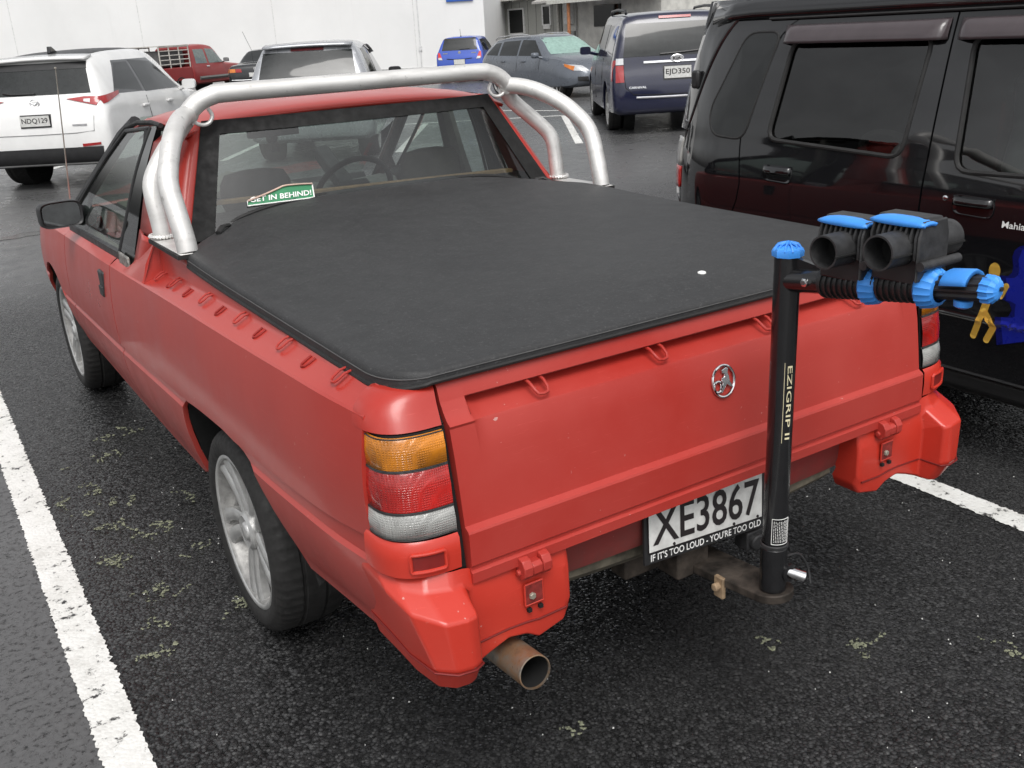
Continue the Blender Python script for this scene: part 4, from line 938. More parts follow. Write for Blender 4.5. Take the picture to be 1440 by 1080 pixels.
# door mirror (left) and aerial
for s_ in (-1, 1):
    MR = empty('door_mirror', (s_*.875, 1.93, 1.055)); MR.parent = UTE; MR.rotation_euler = (0, 0, s_*R(-9))
    q = MB(); rows = []
    for y, k in ((-.045, .97), (-.035, 1.0), (.0, 1.0), (.04, .88), (.065, .6), (.075, .25)):
        rows.append([(s_*(.020+k*.088*np.sign(math.cos(t))*abs(math.cos(t))**.45), y, k*.056*np.sign(math.sin(t))*abs(math.sin(t))**.45) for t in [2*math.pi*j/28 for j in range(28)]])
    q.grid(rows, closed=True); q.add(rows[-1], [tuple(range(28))])
    q.grid([rows[0], [(s_*.020+(p[0]-s_*.020)*.90, p[1]+.008, p[2]*.88) for p in rows[0]]], closed=True)
    q.build('mirror_housing', M['blackpl'], MR, smooth=40)
    q = MB(); rg_ = [(s_*.020+(p[0]-s_*.020)*.90, p[1]+.006, p[2]*.88) for p in rows[0]]; q.add(rg_, [tuple(range(28))]); q.build('mirror_glass', plain('mirror_face', (.55, .56, .57), .03, 1.0, rvar=0) if s_ < 0 else bpy.data.materials['mirror_face'], MR, smooth=0)
    q = MB(); q.tube([(s_*-.07, .005, -.02), (s_*-.115, .04, -.035), (s_*-.14, .12, -.05)], [.045, .045, .04], 10, flat=(.8, 1)); q.prism([(.10, -.10), (.26, -.10), (.10, .085)], .02, lambda u, v, w_: (s_*(-.150+w_+v*-.33), u-.02, v)); q.build('mirror_stem', M['blackpl'], MR, smooth=50)
q = MB(); q.tube([(-.735, 2.72, .90), (-.735, 2.70, .93)], .014, 10); q.tube([(-.735, 2.70, .93), (-.728, 2.52, 1.30), (-.718, 2.40, 1.63)], [.0038, .0030, .0022], 8); q.lathe([(0, 0), (.003, .005), (.008, .005), (.010, 0)], (-.718, 2.40, 1.63), 'z', 8); q.build('aerial', plain('aerial_steel', (.50, .48, .42), .4, .6), UTE)

# ---------------------------------------------------------------- sports bar
SB = empty('sports_bar', (0, 0, 0)); SB.parent = UTE
def smooth_path(pts, n=8):
    P_ = [Vector(p) for p in pts]; out = []
    for i in range(len(P_)-1):
        p0 = P_[max(0, i-1)]; p1 = P_[i]; p2 = P_[i+1]; p3 = P_[min(len(P_)-1, i+2)]
        for k in range(n):
            t = k/n; out.append(.5*((2*p1)+(-p0+p2)*t+(2*p0-5*p1+4*p2-p3)*t*t+(-p0+3*p1-3*p2+p3)*t**3))
    out.append(P_[-1]); return out
RB = .0305
hp = [(-.625, .685, 1.468), (-.608, .684, 1.496), (-.575, .683, 1.523), (-.53, .682, 1.540), (-.48, .682, 1.545), (-.2, .682, 1.545), (.2, .682, 1.545), (.48, .682, 1.545), (.53, .682, 1.540), (.575, .683, 1.523), (.608, .684, 1.496), (.625, .685, 1.468)]
q = MB(); q.tube(smooth_path(hp, 6), RB, 24); q.build('hoop', M['alu'], SB, smooth=60)
for s_ in (-1, 1):
    q = MB(); q.tube(smooth_path([(s_*.605, .70, 1.488), (s_*.650, .630, 1.480), (s_*.692, .560, 1.456), (s_*.735, .480, 1.412), (s_*.770, .415, 1.352), (s_*.784, .382, 1.302), (s_*.782, .352, 1.235), (s_*.778, .325, 1.160), (s_*.777, .315, 1.118)], 5), RB, 24); q.build('rear_stay', M['alu'], SB, smooth=60)
    q = MB(); q.tube(smooth_path([(s_*.618, .705, 1.470), (s_*.655, .715, 1.425), (s_*.715, .690, 1.365), (s_*.768, .648, 1.30), (s_*.780, .625, 1.25), (s_*.778, .608, 1.17), (s_*.777, .600, 1.122)], 5), RB*.95, 24); q.build('front_stay', M['alu'], SB, smooth=60)
    q = MB(); q.prism([(.746, .282), (.808, .286), (.812, .640), (.746, .646)], .003, lambda u, v, w_: (s_*u, v, 1.1165+w_)); q.build('base_plate', M['alu'], SB, bevel=.002)
    q = MB(); q.box((s_*.783, .465, 1.110), (.066, .36, .012)); q.build('base_gasket', M['rubber'], SB)
    q = MB()
    for k in range(26):
        t = 2*math.pi*k/26; q.tube([(s_*(.777+.040*math.cos(t)), .600+.040*math.sin(t), 1.128), (s_*(.777+.040*math.cos(t+.2)), .600+.040*math.sin(t+.2), 1.131)], .006, 6)
    q.build('weld_bead', M['alu'], SB)
    q = MB(); q.tube(smooth_path([(s_*.545, .690, 1.500), (s_*.535, .690, 1.478), (s_*.545, .688, 1.458), (s_*.565, .686, 1.450), (s_*.588, .684, 1.455), (s_*.602, .684, 1.470)], 4), .0065, 10); q.build('tie_ring', M['alu'], SB)

# ================================================================== bike rack on the tow ball
BR = empty('bike_rack', (0, -1.305, .465), 0, 'black bike rack post with blue fittings clamped on the tow ball', 'bike rack')
def L(p): return (p[0], p[1]+1.305, p[2]-.465)
PY = -1.305
q = MB(); q.tube([L((-.004, PY, .478)), L((-.002, PY, .8)), L((0, PY, 1.235))], .0268, 28); q.build('post', M['blackpaint'], BR, smooth=50)
q = MB(); q.tube([L((-.004, PY, .466)), L((-.004, PY, .575))], .0300, 28); q.build('post_foot', M['blackpaint'], BR, smooth=50, bevel=.002)
q = MB(); q.lathe([(0, .028), (.004, .0310), (.010, .0310), (.012, .028)], L((-.004, PY, .573)), 'z', 28); q.build('collar', M['greypl'], BR)
q = MB(); q.lathe([(0, .0300), (.010, .0308), (.016, .0280), (.022, .017), (.024, 0)], L((0, PY, 1.234)), 'z', 32, mod=lambda i, k, r: r*(1.05 if k % 4 < 1 else .96)); cp = q.build('post_cap', M['blue'], BR, smooth=30)
q = MB()
for k in range(12):
    t = 2*math.pi*k/12; q.tube([L((.029*math.cos(t), PY+.029*math.sin(t), 1.246)), L((.020*math.cos(t), PY+.020*math.sin(t), 1.258)), L((.005*math.cos(t), PY+.005*math.sin(t), 1.262))], .0022, 6)
q.build('cap_rib', M['blue'], BR)
# clamp pin at the foot
q = MB(); q.tube([L((.01, PY-.02, .515)), L((.042, PY-.050, .500))], .0125, 14); q.build('clamp_screw', M['chrome'], BR)
q = MB(); q.lathe([(0, .021), (.008, .021), (.010, .013)], L((.014, PY-.026, .512)), 'y', 18, -1); q.build('clamp_boss', M['blackpaint'], BR)
q = MB(); q.tube(smooth_path([L((.02, PY-.015, .545)), L((.055, PY-.02, .540)), L((.075, PY-.03, .505)), L((.07, PY-.045, .47))], 5), .003, 8); q.build('safety_cord', M['blackpl'], BR)
# arm: stub, gusset, ribbed sleeve
AZ = lambda y: 1.184+(-1.305-y)*.145
def A(y, dx=0, dz=0): return L((dx, y, AZ(y)+dz))
q = MB(); q.tube([A(-1.31), A(-1.40), A(-1.46)], .0245, 22); q.build('arm_stub', M['blackpaint'], BR, smooth=50)
q = MB(); q.prism([(-1.325, 1.235), (-1.325, 1.205), (-1.40, 1.215), (-1.40, 1.224)], .010, lambda u, v, w_: L((-.005+w_, u, v))); q.build('gusset', M['blackpaint'], BR)
q = MB(); c_ = A(-1.375, -.0245, .002); q.lathe([(0, .009), (.006, .009), (.007, .005), (.010, .005), (.010, 0)], c_, 'x', 6, -1); q.build('bolt', M['chrome'], BR)
q = MB(); n = 40
rows = [[Vector(A(y))+Vector((math.cos(2*math.pi*k/n)*rr, 0, math.sin(2*math.pi*k/n)*rr)) for k in range(n) for rr in [(.0225 if (k % 4) < 2 else .0195)]] for y in lin(-1.44, -1.738, 8)]
q.grid(rows, closed=True); q.build('arm_sleeve', M['blackpl'], BR, smooth=25)
q = MB(); prof_c = [(0, .0232), (.006, .0240), (.016, .0222), (.023, .015), (.026, .006), (.026, 0)]
q.lathe(prof_c, A(-1.732), 'y', 48, -1, mod=lambda i, k, r: r*(1.06 if k % 4 == 0 else .95)); q.build('end_cap', M['blue'], BR, smooth=25)
q = MB(); q.lathe([(0, .004), (.003, .004), (.003, 0)], A(-1.759), 'y', 10, -1); q.build('cap_screw', M['blackpl'], BR)
for y0 in (-1.665,):
    q = MB(); rows = [[Vector(A(y))+Vector((math.cos(t)*r_, 0, math.sin(t)*r_)) for t in lin(.25, math.pi-.25, 9)] for y, r_ in ((y0, .024), (y0, .031), (y0-.006, .033), (y0-.042, .033), (y0-.048, .031), (y0-.048, .024))]
    q.grid(rows); q.build('strap_clip', M['blue'], BR, smooth=40, thick=.002)
    q = MB(); q.lathe([(0, .0), (0, .016), (.010, .015), (.014, .008), (.014, 0)], A(y0-.03, 0, -.022), 'z', 16, -1); q.build('strap_button', M['blue'], BR)
def cradle(yc):
    z0 = AZ(yc)
    # clamp body round the arm, finned
    q = MB(); q.tube([A(yc+.060), A(yc-.052)], .0285, 24); q.build('cradle_hub', M['blackpl'], BR, smooth=50)
    for k in range(9):
        q = MB(); y = yc+.052-k*.0125; q.lathe([(0, .026), (0, .0320), (.004, .0320), (.004, .026)], A(y), 'y', 22, -1); q.build('hub_fin', M['blackpl'], BR, smooth=40)
    # tower with cooling-fin like ribs
    q = MB(); q.prism([(-.030, 0), (.034, 0), (.034, .095), (.026, .118), (-.020, .118), (-.030, .095)], .098, lambda u, v, w_: L((u, yc+.050-w_, z0+v+.01))); q.build('cradle_tower', M['blackpl'], BR, bevel=.004)
    for k in range(9):
        y = yc+.046-k*.0112
        q = MB(); q.prism([(-.044, .058), (-.044, .098), (-.034, .122), (-.028, .122), (-.028, .058)], .0042, lambda u, v, w_: L((u, y-w_, z0+v))); q.build('rib', M['greypl'], BR)
    q = MB(); q.prism([(-.044, .02), (-.044, .098), (-.034, .125), (.030, .125), (.038, .098), (.038, .02)], .006, lambda u, v, w_: L((u, yc-.048-w_, z0+v))); q.build('cheek', M['greypl'], BR, bevel=.003)
    # moulded bike-tube sockets either side, open ended
    yt, zt_, ro, ri = yc-.008, z0+.074, .0315, .0280
    q = MB(); q.tube([L((-.092, yt, zt_)), L((-.05, yt, zt_)), L((0, yt, zt_)), L((.105, yt, zt_))], ro, 32, caps=False); q.tube([L((.105, yt, zt_)), L((-.092, yt, zt_))], ri, 32, caps=False)
    q.tube([L((-.092, yt, zt_)), L((-.0921, yt, zt_))], [ro, ri], 32, caps=False); q.tube([L((.105, yt, zt_)), L((.1051, yt, zt_))], [ro, ri], 32, caps=False)
    q.build('tube_socket', M['greypl'], BR, smooth=50, recalc=False)
    q = MB(); q.tube([L((-.045, yt, zt_)), L((-.040, yt, zt_))], ri-.0003, 24); q.build('socket_floor', M['dark'], BR)
    q = MB(); q.box(L((-.06, yt-ro-.001, zt_-.004)), (.075, .003, .003)); q.box(L((.06, yt-ro-.001, zt_-.004)), (.09, .003, .003)); q.build('parting_line', M['dark'], BR)
    # hinge barrel
    q = MB(); q.tube([L((-.046, yc-.060, z0+.050)), L((.060, yc-.060, z0+.050))], .0085, 12); q.build('hinge_barrel', M['greypl'], BR)
    # blue rubber strap over the top
    q = MB(); rows = []
    for y in lin(yc+.052, yc-.058, 12):
        e = max(0, math.sin(math.pi*(yc+.052-y)/.11))**.35 if yc-.058 < y < yc+.052 else 0
        rows.append([L((x, y, z0+.120+h_*max(.25, e))) for x, h_ in ((-.042, -.006), (-.039, .004), (-.028, .009), (-.016, .009), (-.006, .004), (-.003, -.002))])
    q.grid(rows); q.build('strap', M['blue'], BR, smooth=50, thick=.006)
def ring(yc):
    q = MB(); q.lathe([(0, .0235), (.002, .034), (.007, .0378), (.014, .0370), (.028, .033), (.034, .029), (.036, .0235)], A(yc), 'y', 72, -1, mod=lambda i, k, r: r*(1.045 if (k % 4 == 0 and 1 < i < 6) else 1)); q.build('clamp_nut', M['blue'], BR, smooth=30)
cradle(-1.462); ring(-1.500); cradle(-1.578); ring(-1.616)
# lettering and label on the post
def pp(u, v, r_=.0284):   # wrap round post: u = metres of arc from the rear-facing line, v height
    t = -math.pi/2 + u/.0268; return L((r_*math.cos(t)-.004*max(0, (.9-v)/.45), PY+r_*math.sin(t), v))
text_obj('post_lettering', 'EZIGRIP II', M['gold'], BR, lambda u, v: pp(-.008+v, .925-u), width=.165, height=.0105, bold=.006)
q = MB(); q.tube([pp(-.019, .835), pp(-.019, .92), pp(-.019, 1.015)], .0006, 5); q.build('pinstripe', M['gold'], BR)
q = MB()
for a_, b_ in (((-.030, .590), (.010, .590)), ((-.030, .652), (.010, .652)), ((-.030, .590), (-.030, .652)), ((.010, .590), (.010, .652))):
    q.tube([pp(lerp(a_[0], b_[0], t), lerp(a_[1], b_[1], t), .0272) for t in lin(0, 1, 7)], .0008, 5)
for k in range(9):
    u0 = -.0255+k*.0039; z0_ = .595; z1_ = .647
    zz = z0_
    while zz < z1_-.004:
        ln = random.uniform(.003, .008); q.tube([pp(u0, zz, .0272), pp(u0, min(z1_, zz+ln), .0272)], .0007, 4); zz += ln+.0022
q.build('warning_label', M['white'], BR)
# ================================================================== black wagon in the next bay (nose towards us, its right side faces the ute)
WG = empty('tall_wagon', (2.65, .57, 0), 0, 'glossy black tall wagon with blue puzzle sticker parked beside the red ute', 'car')
def LW(p): return (p[0]-2.65, p[1]-.57, p[2])
kb = NT('gloss_black_paint'); cb_ = kb.coord(); nb = kb.noise(55, 3, .7, cb_)
kb.pbr(kb.mix(kb.ramp(nb, [(.6, 0.0), (.75, .12)]), (.0065, .0065, .0075), (.08, .08, .08)), kb.ramp(kb.noise(3, 4, .6, cb_), [(.3, .05), (.7, .10)]), 0, .8, kb.bump(kb.noise(3.0, 2, .5, cb_), .03, .02), .5, .03)
M['wblack'] = kb.m
M['visor'] = plain('smoked_visor', (.060, .048, .052), .16, coat=.3, var=.05)
M['glass_priv'] = glass('privacy_side_glass', (.20, .205, .20)); M['glass_side'] = glass('clear_side_glass', (.50, .58, .54))
wzx = herm([.25, .33, .36, .50, .562, .574, .586, .70, .85, .97, 1.06, 1.10, 1.14, 1.20, 1.40, 1.56, 1.64, 1.68, 1.76], [1.90, 1.870, 1.852, 1.838, 1.834, 1.828, 1.834, 1.830, 1.828, 1.832, 1.842, 1.850, 1.858, 1.868, 1.908, 1.944, 1.966, 1.980, 2.010])
def wx(y, z):
    x = wzx(z)
    if y > .80: x += .13*((y-.80)/.42)**2.4
    if y < -1.75: x += .30*((-1.75-y)/.6)**2.2
    return x
def wp(y, z, d=0): return LW((wx(y, z)-d, y, z))
WRC, WFC = .50, -1.86
def warch(y):
    for c_ in (WRC, WFC):
        if abs(y-c_) < .345: return .29+math.sqrt(max(0, .345**2-(y-c_)**2))
    return 0
ZR = [.355, .42, .50, .558, .566, .574, .582, .592, .65, .72, .80, .88, .96, 1.03, 1.08, 1.11, 1.14, 1.17, 1.20, 1.28, 1.36, 1.44, 1.52, 1.56, 1.60, 1.64, 1.665]
def wpanel(name, yl, yr, zr, ns=26, hole=None, mat=None):
    """panel between two shut lines yl(z) (rear) and yr(z) (front); hole = (f(y,z)->bool)"""
    rows = [[(lerp(yl(z), yr(z), k/ns), z) for k in range(ns+1)] for z in zr]
    q = MB()
    pts = [[(y, max(z, warch(y))) for y, z in r_] for r_ in rows]
    q.grid([[wp(y, z) for y, z in r_] for r_ in pts], skip=(lambda i, j: hole((pts[i][j][0]+pts[i+1][j+1][0])/2, (pts[i][j][1]+pts[i+1][j+1][1])/2)) if hole else None)
    for k in (0, ns):
        q.grid([[wp(*r_[k]) for r_ in pts], [wp(*r_[k], -.02) for r_ in pts]])
    q.grid([[wp(*p) for p in pts[0]], [wp(*p, -.02) for p in pts[0]]])
    return q.build(name, mat or M['wblack'], WG, smooth=30)
GAP = .004
yq = herm([.30, .60, .80, .95, 1.17, 1.40, 1.62, 1.67], [.92, .86, .70, .648, .675, .60, .522, .44])      # rear door / quarter shut line
yb = lambda z: -.305
yt = herm([.30, .95, 1.14, 1.23, 1.48, 1.62, 1.72], [1.12, 1.12, 1.10, 1.055, .945, .86, .76])               # tailgate / quarter shut line
ya = lambda z: float(np.interp(z, [.3, 1.12, 1.67], [-1.34, -1.34, -.78]))
def refine(a, b, n): return lin(a, b, n)
ZF = sorted(set([round(z, 4) for z in ZR]+[round(z, 4) for z in lin(1.10, 1.60, 34)]))
def in_quad(y, z, poly):
    ins = False; n = len(poly)
    for i in range(n):
        (y1, z1), (y2, z2) = poly[i], poly[(i+1) % n]
        if (z1 > z) != (z2 > z) and y < (y2-y1)*(z-z1)/(z2-z1)+y1: ins = not ins
    return ins
def rounded(poly, r, n=5):
    out = []; m_ = len(poly)
    for i in range(m_):
        p = Vector(poly[i]); a = Vector(poly[i-1])-p; b = Vector(poly[(i+1) % m_])-p; ra = min(r, a.length*.45); rb = min(r, b.length*.45)
        s0 = p+a.normalized()*ra; s1 = p+b.normalized()*rb
        for k in range(n):
            t = k/(n-1); out.append(tuple(s0*(1-t)**2+p*2*t*(1-t)+s1*t*t))
    return out
QW = rounded([(.535, 1.615), (.735, 1.615), (.905, 1.27), (.865, 1.165), (.66, 1.155)], .06)
RWN = rounded([(.455, 1.585), (-.225, 1.585), (-.185, 1.135), (.515, 1.165)], .06)
FWN = rounded([(-.395, 1.585), (-.80, 1.585), (-1.28, 1.12), (-.425, 1.105)], .06)
def window(poly, mat, name, inset=.010, rub=.010):
    c_ = (sum(p[0] for p in poly)/len(poly), sum(p[1] for p in poly)/len(poly)); q = MB()
    rings = [[wp(lerp(c_[0], p[0], t), lerp(c_[1], p[1], t), -inset) for p in poly] for t in (.02, .35, .7, 1.02)]
    q.grid(rings, closed=True); q.add(rings[0], [tuple(range(len(poly)))])
    g_ = q.build(name, mat, WG, smooth=60)
    q = MB(); q.tube([wp(p[0], p[1], -.002) for p in poly], rub, 8, closed=True); q.build('window_rubber', M['rubber'], WG)
    return g_
# window openings: glass just under flush in a black reveal, skins cut round them
def cut(poly): return lambda y, z: in_quad(y, z, poly)
dz_ = lambda f, d: (lambda z: f(z)+d)
wpanel('rear_quarter', dz_(yt, -GAP), dz_(yq, GAP), ZF, 34, cut(QW))
RD = wpanel('rear_door', dz_(yq, -GAP), dz_(yb, GAP), ZF, 64, cut(RWN))
FD = wpanel('front_door', dz_(yb, -GAP), dz_(ya, GAP), ZF, 64, cut(FWN))
wpanel('front_wing', dz_(ya, -GAP), lambda z: -2.28, [z for z in ZR if z < 1.12], 24)
window(QW, M['glass_dark'], 'quarter_glass', -.002, .007); window(RWN, M['glass_priv'], 'rear_door_glass'); window(FWN, M['glass_side'], 'front_door_glass')
# tailgate corner strip and lamp
q = MB(); zs_ = lin(.36, 1.76, 32)
yend = herm([.30, 1.15, 1.30, 1.42, 1.6, 1.76], [1.21, 1.21, 1.19, 1.15, 1.09, 1.03])
q.grid([[wp(lerp(yt(z)+GAP, yend(z), k/6), z, 0) for k in range(7)] for z in zs_ if z > 1.13]); q.build('tailgate_edge', M['wblack'], WG, smooth=40, thick=.02)
q = MB(); q.grid([[(x, yend(z)-.57+.03-.03*min(1, abs(x/.66))**3, z) for x in lin(-.64, .76, 13)] for z in lin(.36, 1.76, 12)]); q.build('tailgate_panel', M['wblack'], WG, smooth=50, thick=.02)
q = MB(); q.box(wp(1.055, 1.41, .012), (.03, .05, .085)); q.build('spoiler_stay', M['blackpl'], WG, bevel=.012)
for nm, mt, z0, z1 in (('reverse_lens', M['clearlens'], 1.00, 1.135), ('tail_lens', M['redlens'], .89, .995)):
    q = MB(); q.grid([[wp(lerp(1.125, 1.205, k/4), z, .008) for k in range(5)] for z in lin(z0, z1, 6)]); q.build(nm, mt, WG, smooth=60, thick=.01)
q = MB(); q.grid([[wp(lerp(1.124, 1.215, k/5), z, .0) for k in range(6)] for z in lin(.36, .885, 8)]); q.build('rear_bumper', M['wblack'], WG, thick=.02)
# roof with gutter line
q = MB(); rows = []
for y in lin(.98, -1.15, 18):
    zt_ = 1.675-.0*(y) - (.10*max(0, (-.75-y)/.4)**2)
    rows.append([LW((x, y, zt_+h_+(0 if y < .7 else -.02*((y-.7)/.28)**2))) for x, h_ in ((1.968, .0), (1.974, .035), (1.992, .068), (2.03, .095), (2.12, .118), (2.35, .135), (2.65, .14), (2.95, .135), (3.2, .11), (3.31, .05), (3.33, 0))])
q.grid(rows); q.build('roof', M['wblack'], WG, smooth=50, thick=.01)
q = MB(); q.tube([LW((1.968, y, 1.669)) for y in lin(.62, -.98, 12)], .006, 6); q.build('roof_gutter', M['rubber'], WG)
# far side, nose, floor, cabin lining
q = MB(); q.box(LW((3.40, -.55, 1.03)), (.06, 3.5, 1.36)); q.build('far_side', M['wblack'], WG, bevel=.02)
q = MB(); q.grid([[LW((x, y-.05*(1-((x-2.65)/.75)**2), z)) for x in lin(1.90, 3.40, 9)] for y, z in ((-1.32, 1.12), (-1.6, 1.06), (-2.0, 1.0), (-2.25, .9), (-2.33, .7), (-2.33, .36))]); q.build('bonnet', M['wblack'], WG, smooth=50)
q = MB(); q.grid([[LW((x, y-.06*(1-((x-2.65)/.70)**2), z)) for x in lin(2.0, 3.30, 9)] for y, z in ((-1.10, 1.64), (-1.2, 1.50), (-1.32, 1.12))]); q.build('windscreen', M['glass_side'], WG)
q = MB(); q.box(LW((2.62, -.6, .31)), (1.44, 3.3, .12)); q.build('floor_pan', M['dark'], WG, smooth=0)
q = MB(); q.grid([[wp(y, z, -.05) for y in lin(1.0, -2.2, 40)] for z in (.29, .36, .5)]); q.build('inner_sill', M['dark'], WG)
q = MB(); q.grid([[wp(y, z, .006) for y in lin(.15, -1.50, 24)] for z in (.262, .285, .30, .325, .338)]); q.build('sill_skirt', M['blackpl'], WG, smooth=40, thick=.02)
q = MB(); q.grid([[wp(y, z, d) for y in lin(.15, -1.50, 24)] for z, d in ((.340, -.004), (.346, .012), (.352, .012), (.358, -.004))]); q.build('sill_trim', M['blackpl'], WG, smooth=40, thick=.006)
for y0, nm in ((.02, 'rear_seat'), (-.62, 'front_seat')):
    q = MB(); rows = []
    for z, hw, yy in ((.60, .25, 0), (.85, .25, .05), (1.10, .24, .10), (1.20, .16, .12), (1.24, .13, .125), (1.40, .12, .14), (1.44, .06, .14)):
        rows.append([LW((2.27+hw*np.sign(math.cos(t))*abs(math.cos(t))**.6, y0+yy+.07*math.sin(t), z)) for t in [2*math.pi*k/18 for k in range(18)]])
    q.grid(rows, closed=True); q.add(rows[-1], [tuple(range(18))]); q.build(nm, dkgrey, WG, smooth=50)
q = MB(); q.tube([LW(p) for p in smooth_path([(2.02, .10, 1.02), (2.02, .12, 1.16), (2.02, .02, 1.20), (2.02, -.10, 1.16), (2.02, -.12, 1.0)], 5)], .020, 8); q.build('belt_loop', plain('grey_belt', (.14, .14, .14), .8), WG)
# weather shields
def shield(y0, y1, name='weather_shield'):
    q = MB(); rows = []
    for y in lin(y0, y1, 26):
        e = min(1, min(abs(y-y0), abs(y1-y))/.05); e = math.sqrt(max(0.0, e))
        rows.append([wp(y, 1.642, .001), wp(y, 1.636, .004+.018*e), wp(y, 1.612, .006+.032*e), wp(y, 1.580, .006+.040*e), wp(y, 1.566, .004+.042*e)])
    q.grid(rows); q.build(name, M['visor'], WG, smooth=40, thick=.003)
shield(.515, -.285); shield(-.325, -.92)
# handles
for yc, zc in ((.425, 1.025), (-.525, .99)):
    q = MB(); rows = []
    for k in range(7):
        t = k/6*math.pi; rows.append([wp(yc+math.cos(a_)*.082*(1-.12*math.sin(t/2)**2)*abs(1)**1, zc+math.sin(a_)*.042*np.sign(1), .0015) for a_ in (0,)])
    pan = rounded([(yc+.085, zc+.036), (yc-.085, zc+.030), (yc-.082, zc-.040), (yc+.080, zc-.034)], .03)
    q = MB(); q.add([wp(*p, .002) for p in pan]+[wp(yc, zc-.010, -.012)], [(i, (i+1) % len(pan), len(pan)) for i in range(len(pan))]); q.tube([wp(*p, .002) for p in pan], .0025, 6, closed=True)
    q.build('handle_pan', M['wblack'], WG, smooth=60)
    q = MB(); rows = []
    for y in lin(yc+.082, yc-.082, 12):
        e = math.sin(math.pi*(yc+.082-y)/.164); e = max(0, e)**.4
        rows.append([wp(y, zc+.034, .003), wp(y, zc+.026, .004+.022*e), wp(y, zc+.008, .004+.026*e), wp(y, zc-.002, .002+.018*e)])
    q.grid(rows); q.build('door_handle', M['wblack'], WG, smooth=60, thick=.004)
q = MB(); c_ = wp(-.412, 1.008, .0); q.lathe([(0, .010), (.003, .010), (.005, .007), (.005, 0)], c_, 'x', 16, -1); q.build('key_lock', M['chrome'], WG)
# sticker: yellow figure pushing a blue puzzle piece, and the lettering above it
yel = plain('yellow_vinyl', (.95, .58, .10), .35, coat=.4, var=.04); blu = plain('blue_vinyl', (.022, .035, .50), .3, coat=.4, var=.04); blud = plain('dark_blue_vinyl', (.012, .016, .20), .3, coat=.4, var=.04)
def capsule(a, b, r, n=8):
    a = Vector(a); b = Vector(b); d = (b-a).normalized(); nn = Vector((-d.y, d.x)); al = math.atan2(nn.y, nn.x)
    return [tuple(a+Vector((math.cos(al+math.pi*k/n), math.sin(al+math.pi*k/n)))*r) for k in range(n+1)]+[tuple(b+Vector((math.cos(al+math.pi+math.pi*k/n), math.sin(al+math.pi+math.pi*k/n)))*r) for k in range(n+1)]
def vinyl(name, polys, mat, d):
    q = MB()
    for poly in polys:
        q.prism(poly, .0006, lambda u, v, w_: wp(u, v, d+w_))
    o = q.build(name, mat, WG, smooth=0, recalc=True)
    bm = bmesh.new(); bm.from_mesh(o.data); bmesh.ops.triangulate(bm, faces=bm.faces)
    for it in range(3):
        bmesh.ops.subdivide_edges(bm, edges=[e for e in bm.edges if e.calc_length() > .02], cuts=1)
        bmesh.ops.triangulate(bm, faces=bm.faces)
    for v in bm.verts:
        y, z = v.co.y+.57, v.co.z; v.co.x = wx(y, z)-d-2.65
    bm.to_mesh(o.data); bm.free(); return o
vinyl('figure_head', [[(-.643+.0225*math.cos(t), .769+.031*math.sin(t)) for t in lin(0, 2*math.pi*23/24, 24)]], yel, .0030)
vinyl('figure_arm', [capsule((-.694, .722), (-.676, .680), .011)], yel, .0030)
vinyl('figure_body', [capsule((-.640, .705), (-.614, .606), .015)], yel, .0030)
vinyl('figure_leg', [capsule((-.612, .606), (-.583, .508), .0125)], yel, .0034)
vinyl('figure_leg', [capsule((-.618, .612), (-.660, .556), .0125)], yel, .0038)
vinyl('figure_leg', [capsule((-.660, .556), (-.637, .503), .0125)], yel, .0042)
hole = [(-.680+.040*math.cos(t), .630+.036*math.sin(t)) for t in lin(R(-40), R(140), 12)]
puzzle = [(-.725, .872), (-.709, .856), (-.703, .831), (-.710, .798), (-.709, .775), (-.696, .760), (-.664, .755), (-.672, .728), (-.673, .668), (-.690, .668), (-.712, .660), (-.722, .635), (-.712, .610), (-.690, .602), (-.660, .598), (-.678, .492), (-.785, .529), (-.860, .535), (-.885, .600), (-.870, .66), (-.90, .70), (-.905, .76), (-.86, .78), (-.80, .78), (-.79, .82), (-.80, .86), (-.77, .885)]
vinyl('puzzle_shadow', [puzzle], blud, .0012)
cxp = (-.77, .68); vinyl('puzzle_piece', [[(p[0]-.012-(.012 if p[0] > -.72 else 0), lerp(p[1], cxp[1], .05)) for p in puzzle]], blu, .0020)
text_obj('sign_writing', 'Mahia', M['white'], WG, lambda u, v: wp(-.692-u, .940+v, .002), width=.086, height=.024, bold=.012)
q = MB(); q.box(wp(-.742, .972, .001), (.001, .022, .004)); q.build('sign_dash', M['white'], WG, smooth=0)
for yc, sx in ((WRC, 1), (WFC, 1), (WRC, -1), (WFC, -1)):
    c_ = copy_tree(W0, WG); c_.name = 'wheel'; c_.scale = (.8, .86, .86); c_.location = LW((1.875 if sx > 0 else 3.39, yc, .274)); c_.rotation_euler = (random.random()*3, 0, 0 if sx > 0 else math.pi)
    q = MB(); q.lathe([(0, .35), (.25, .35), (.25, 0)], LW((1.868 if sx > 0 else 3.15, yc, .29)), 'x', 28, 1); q.build('wheel_housing', M['dark'], WG)
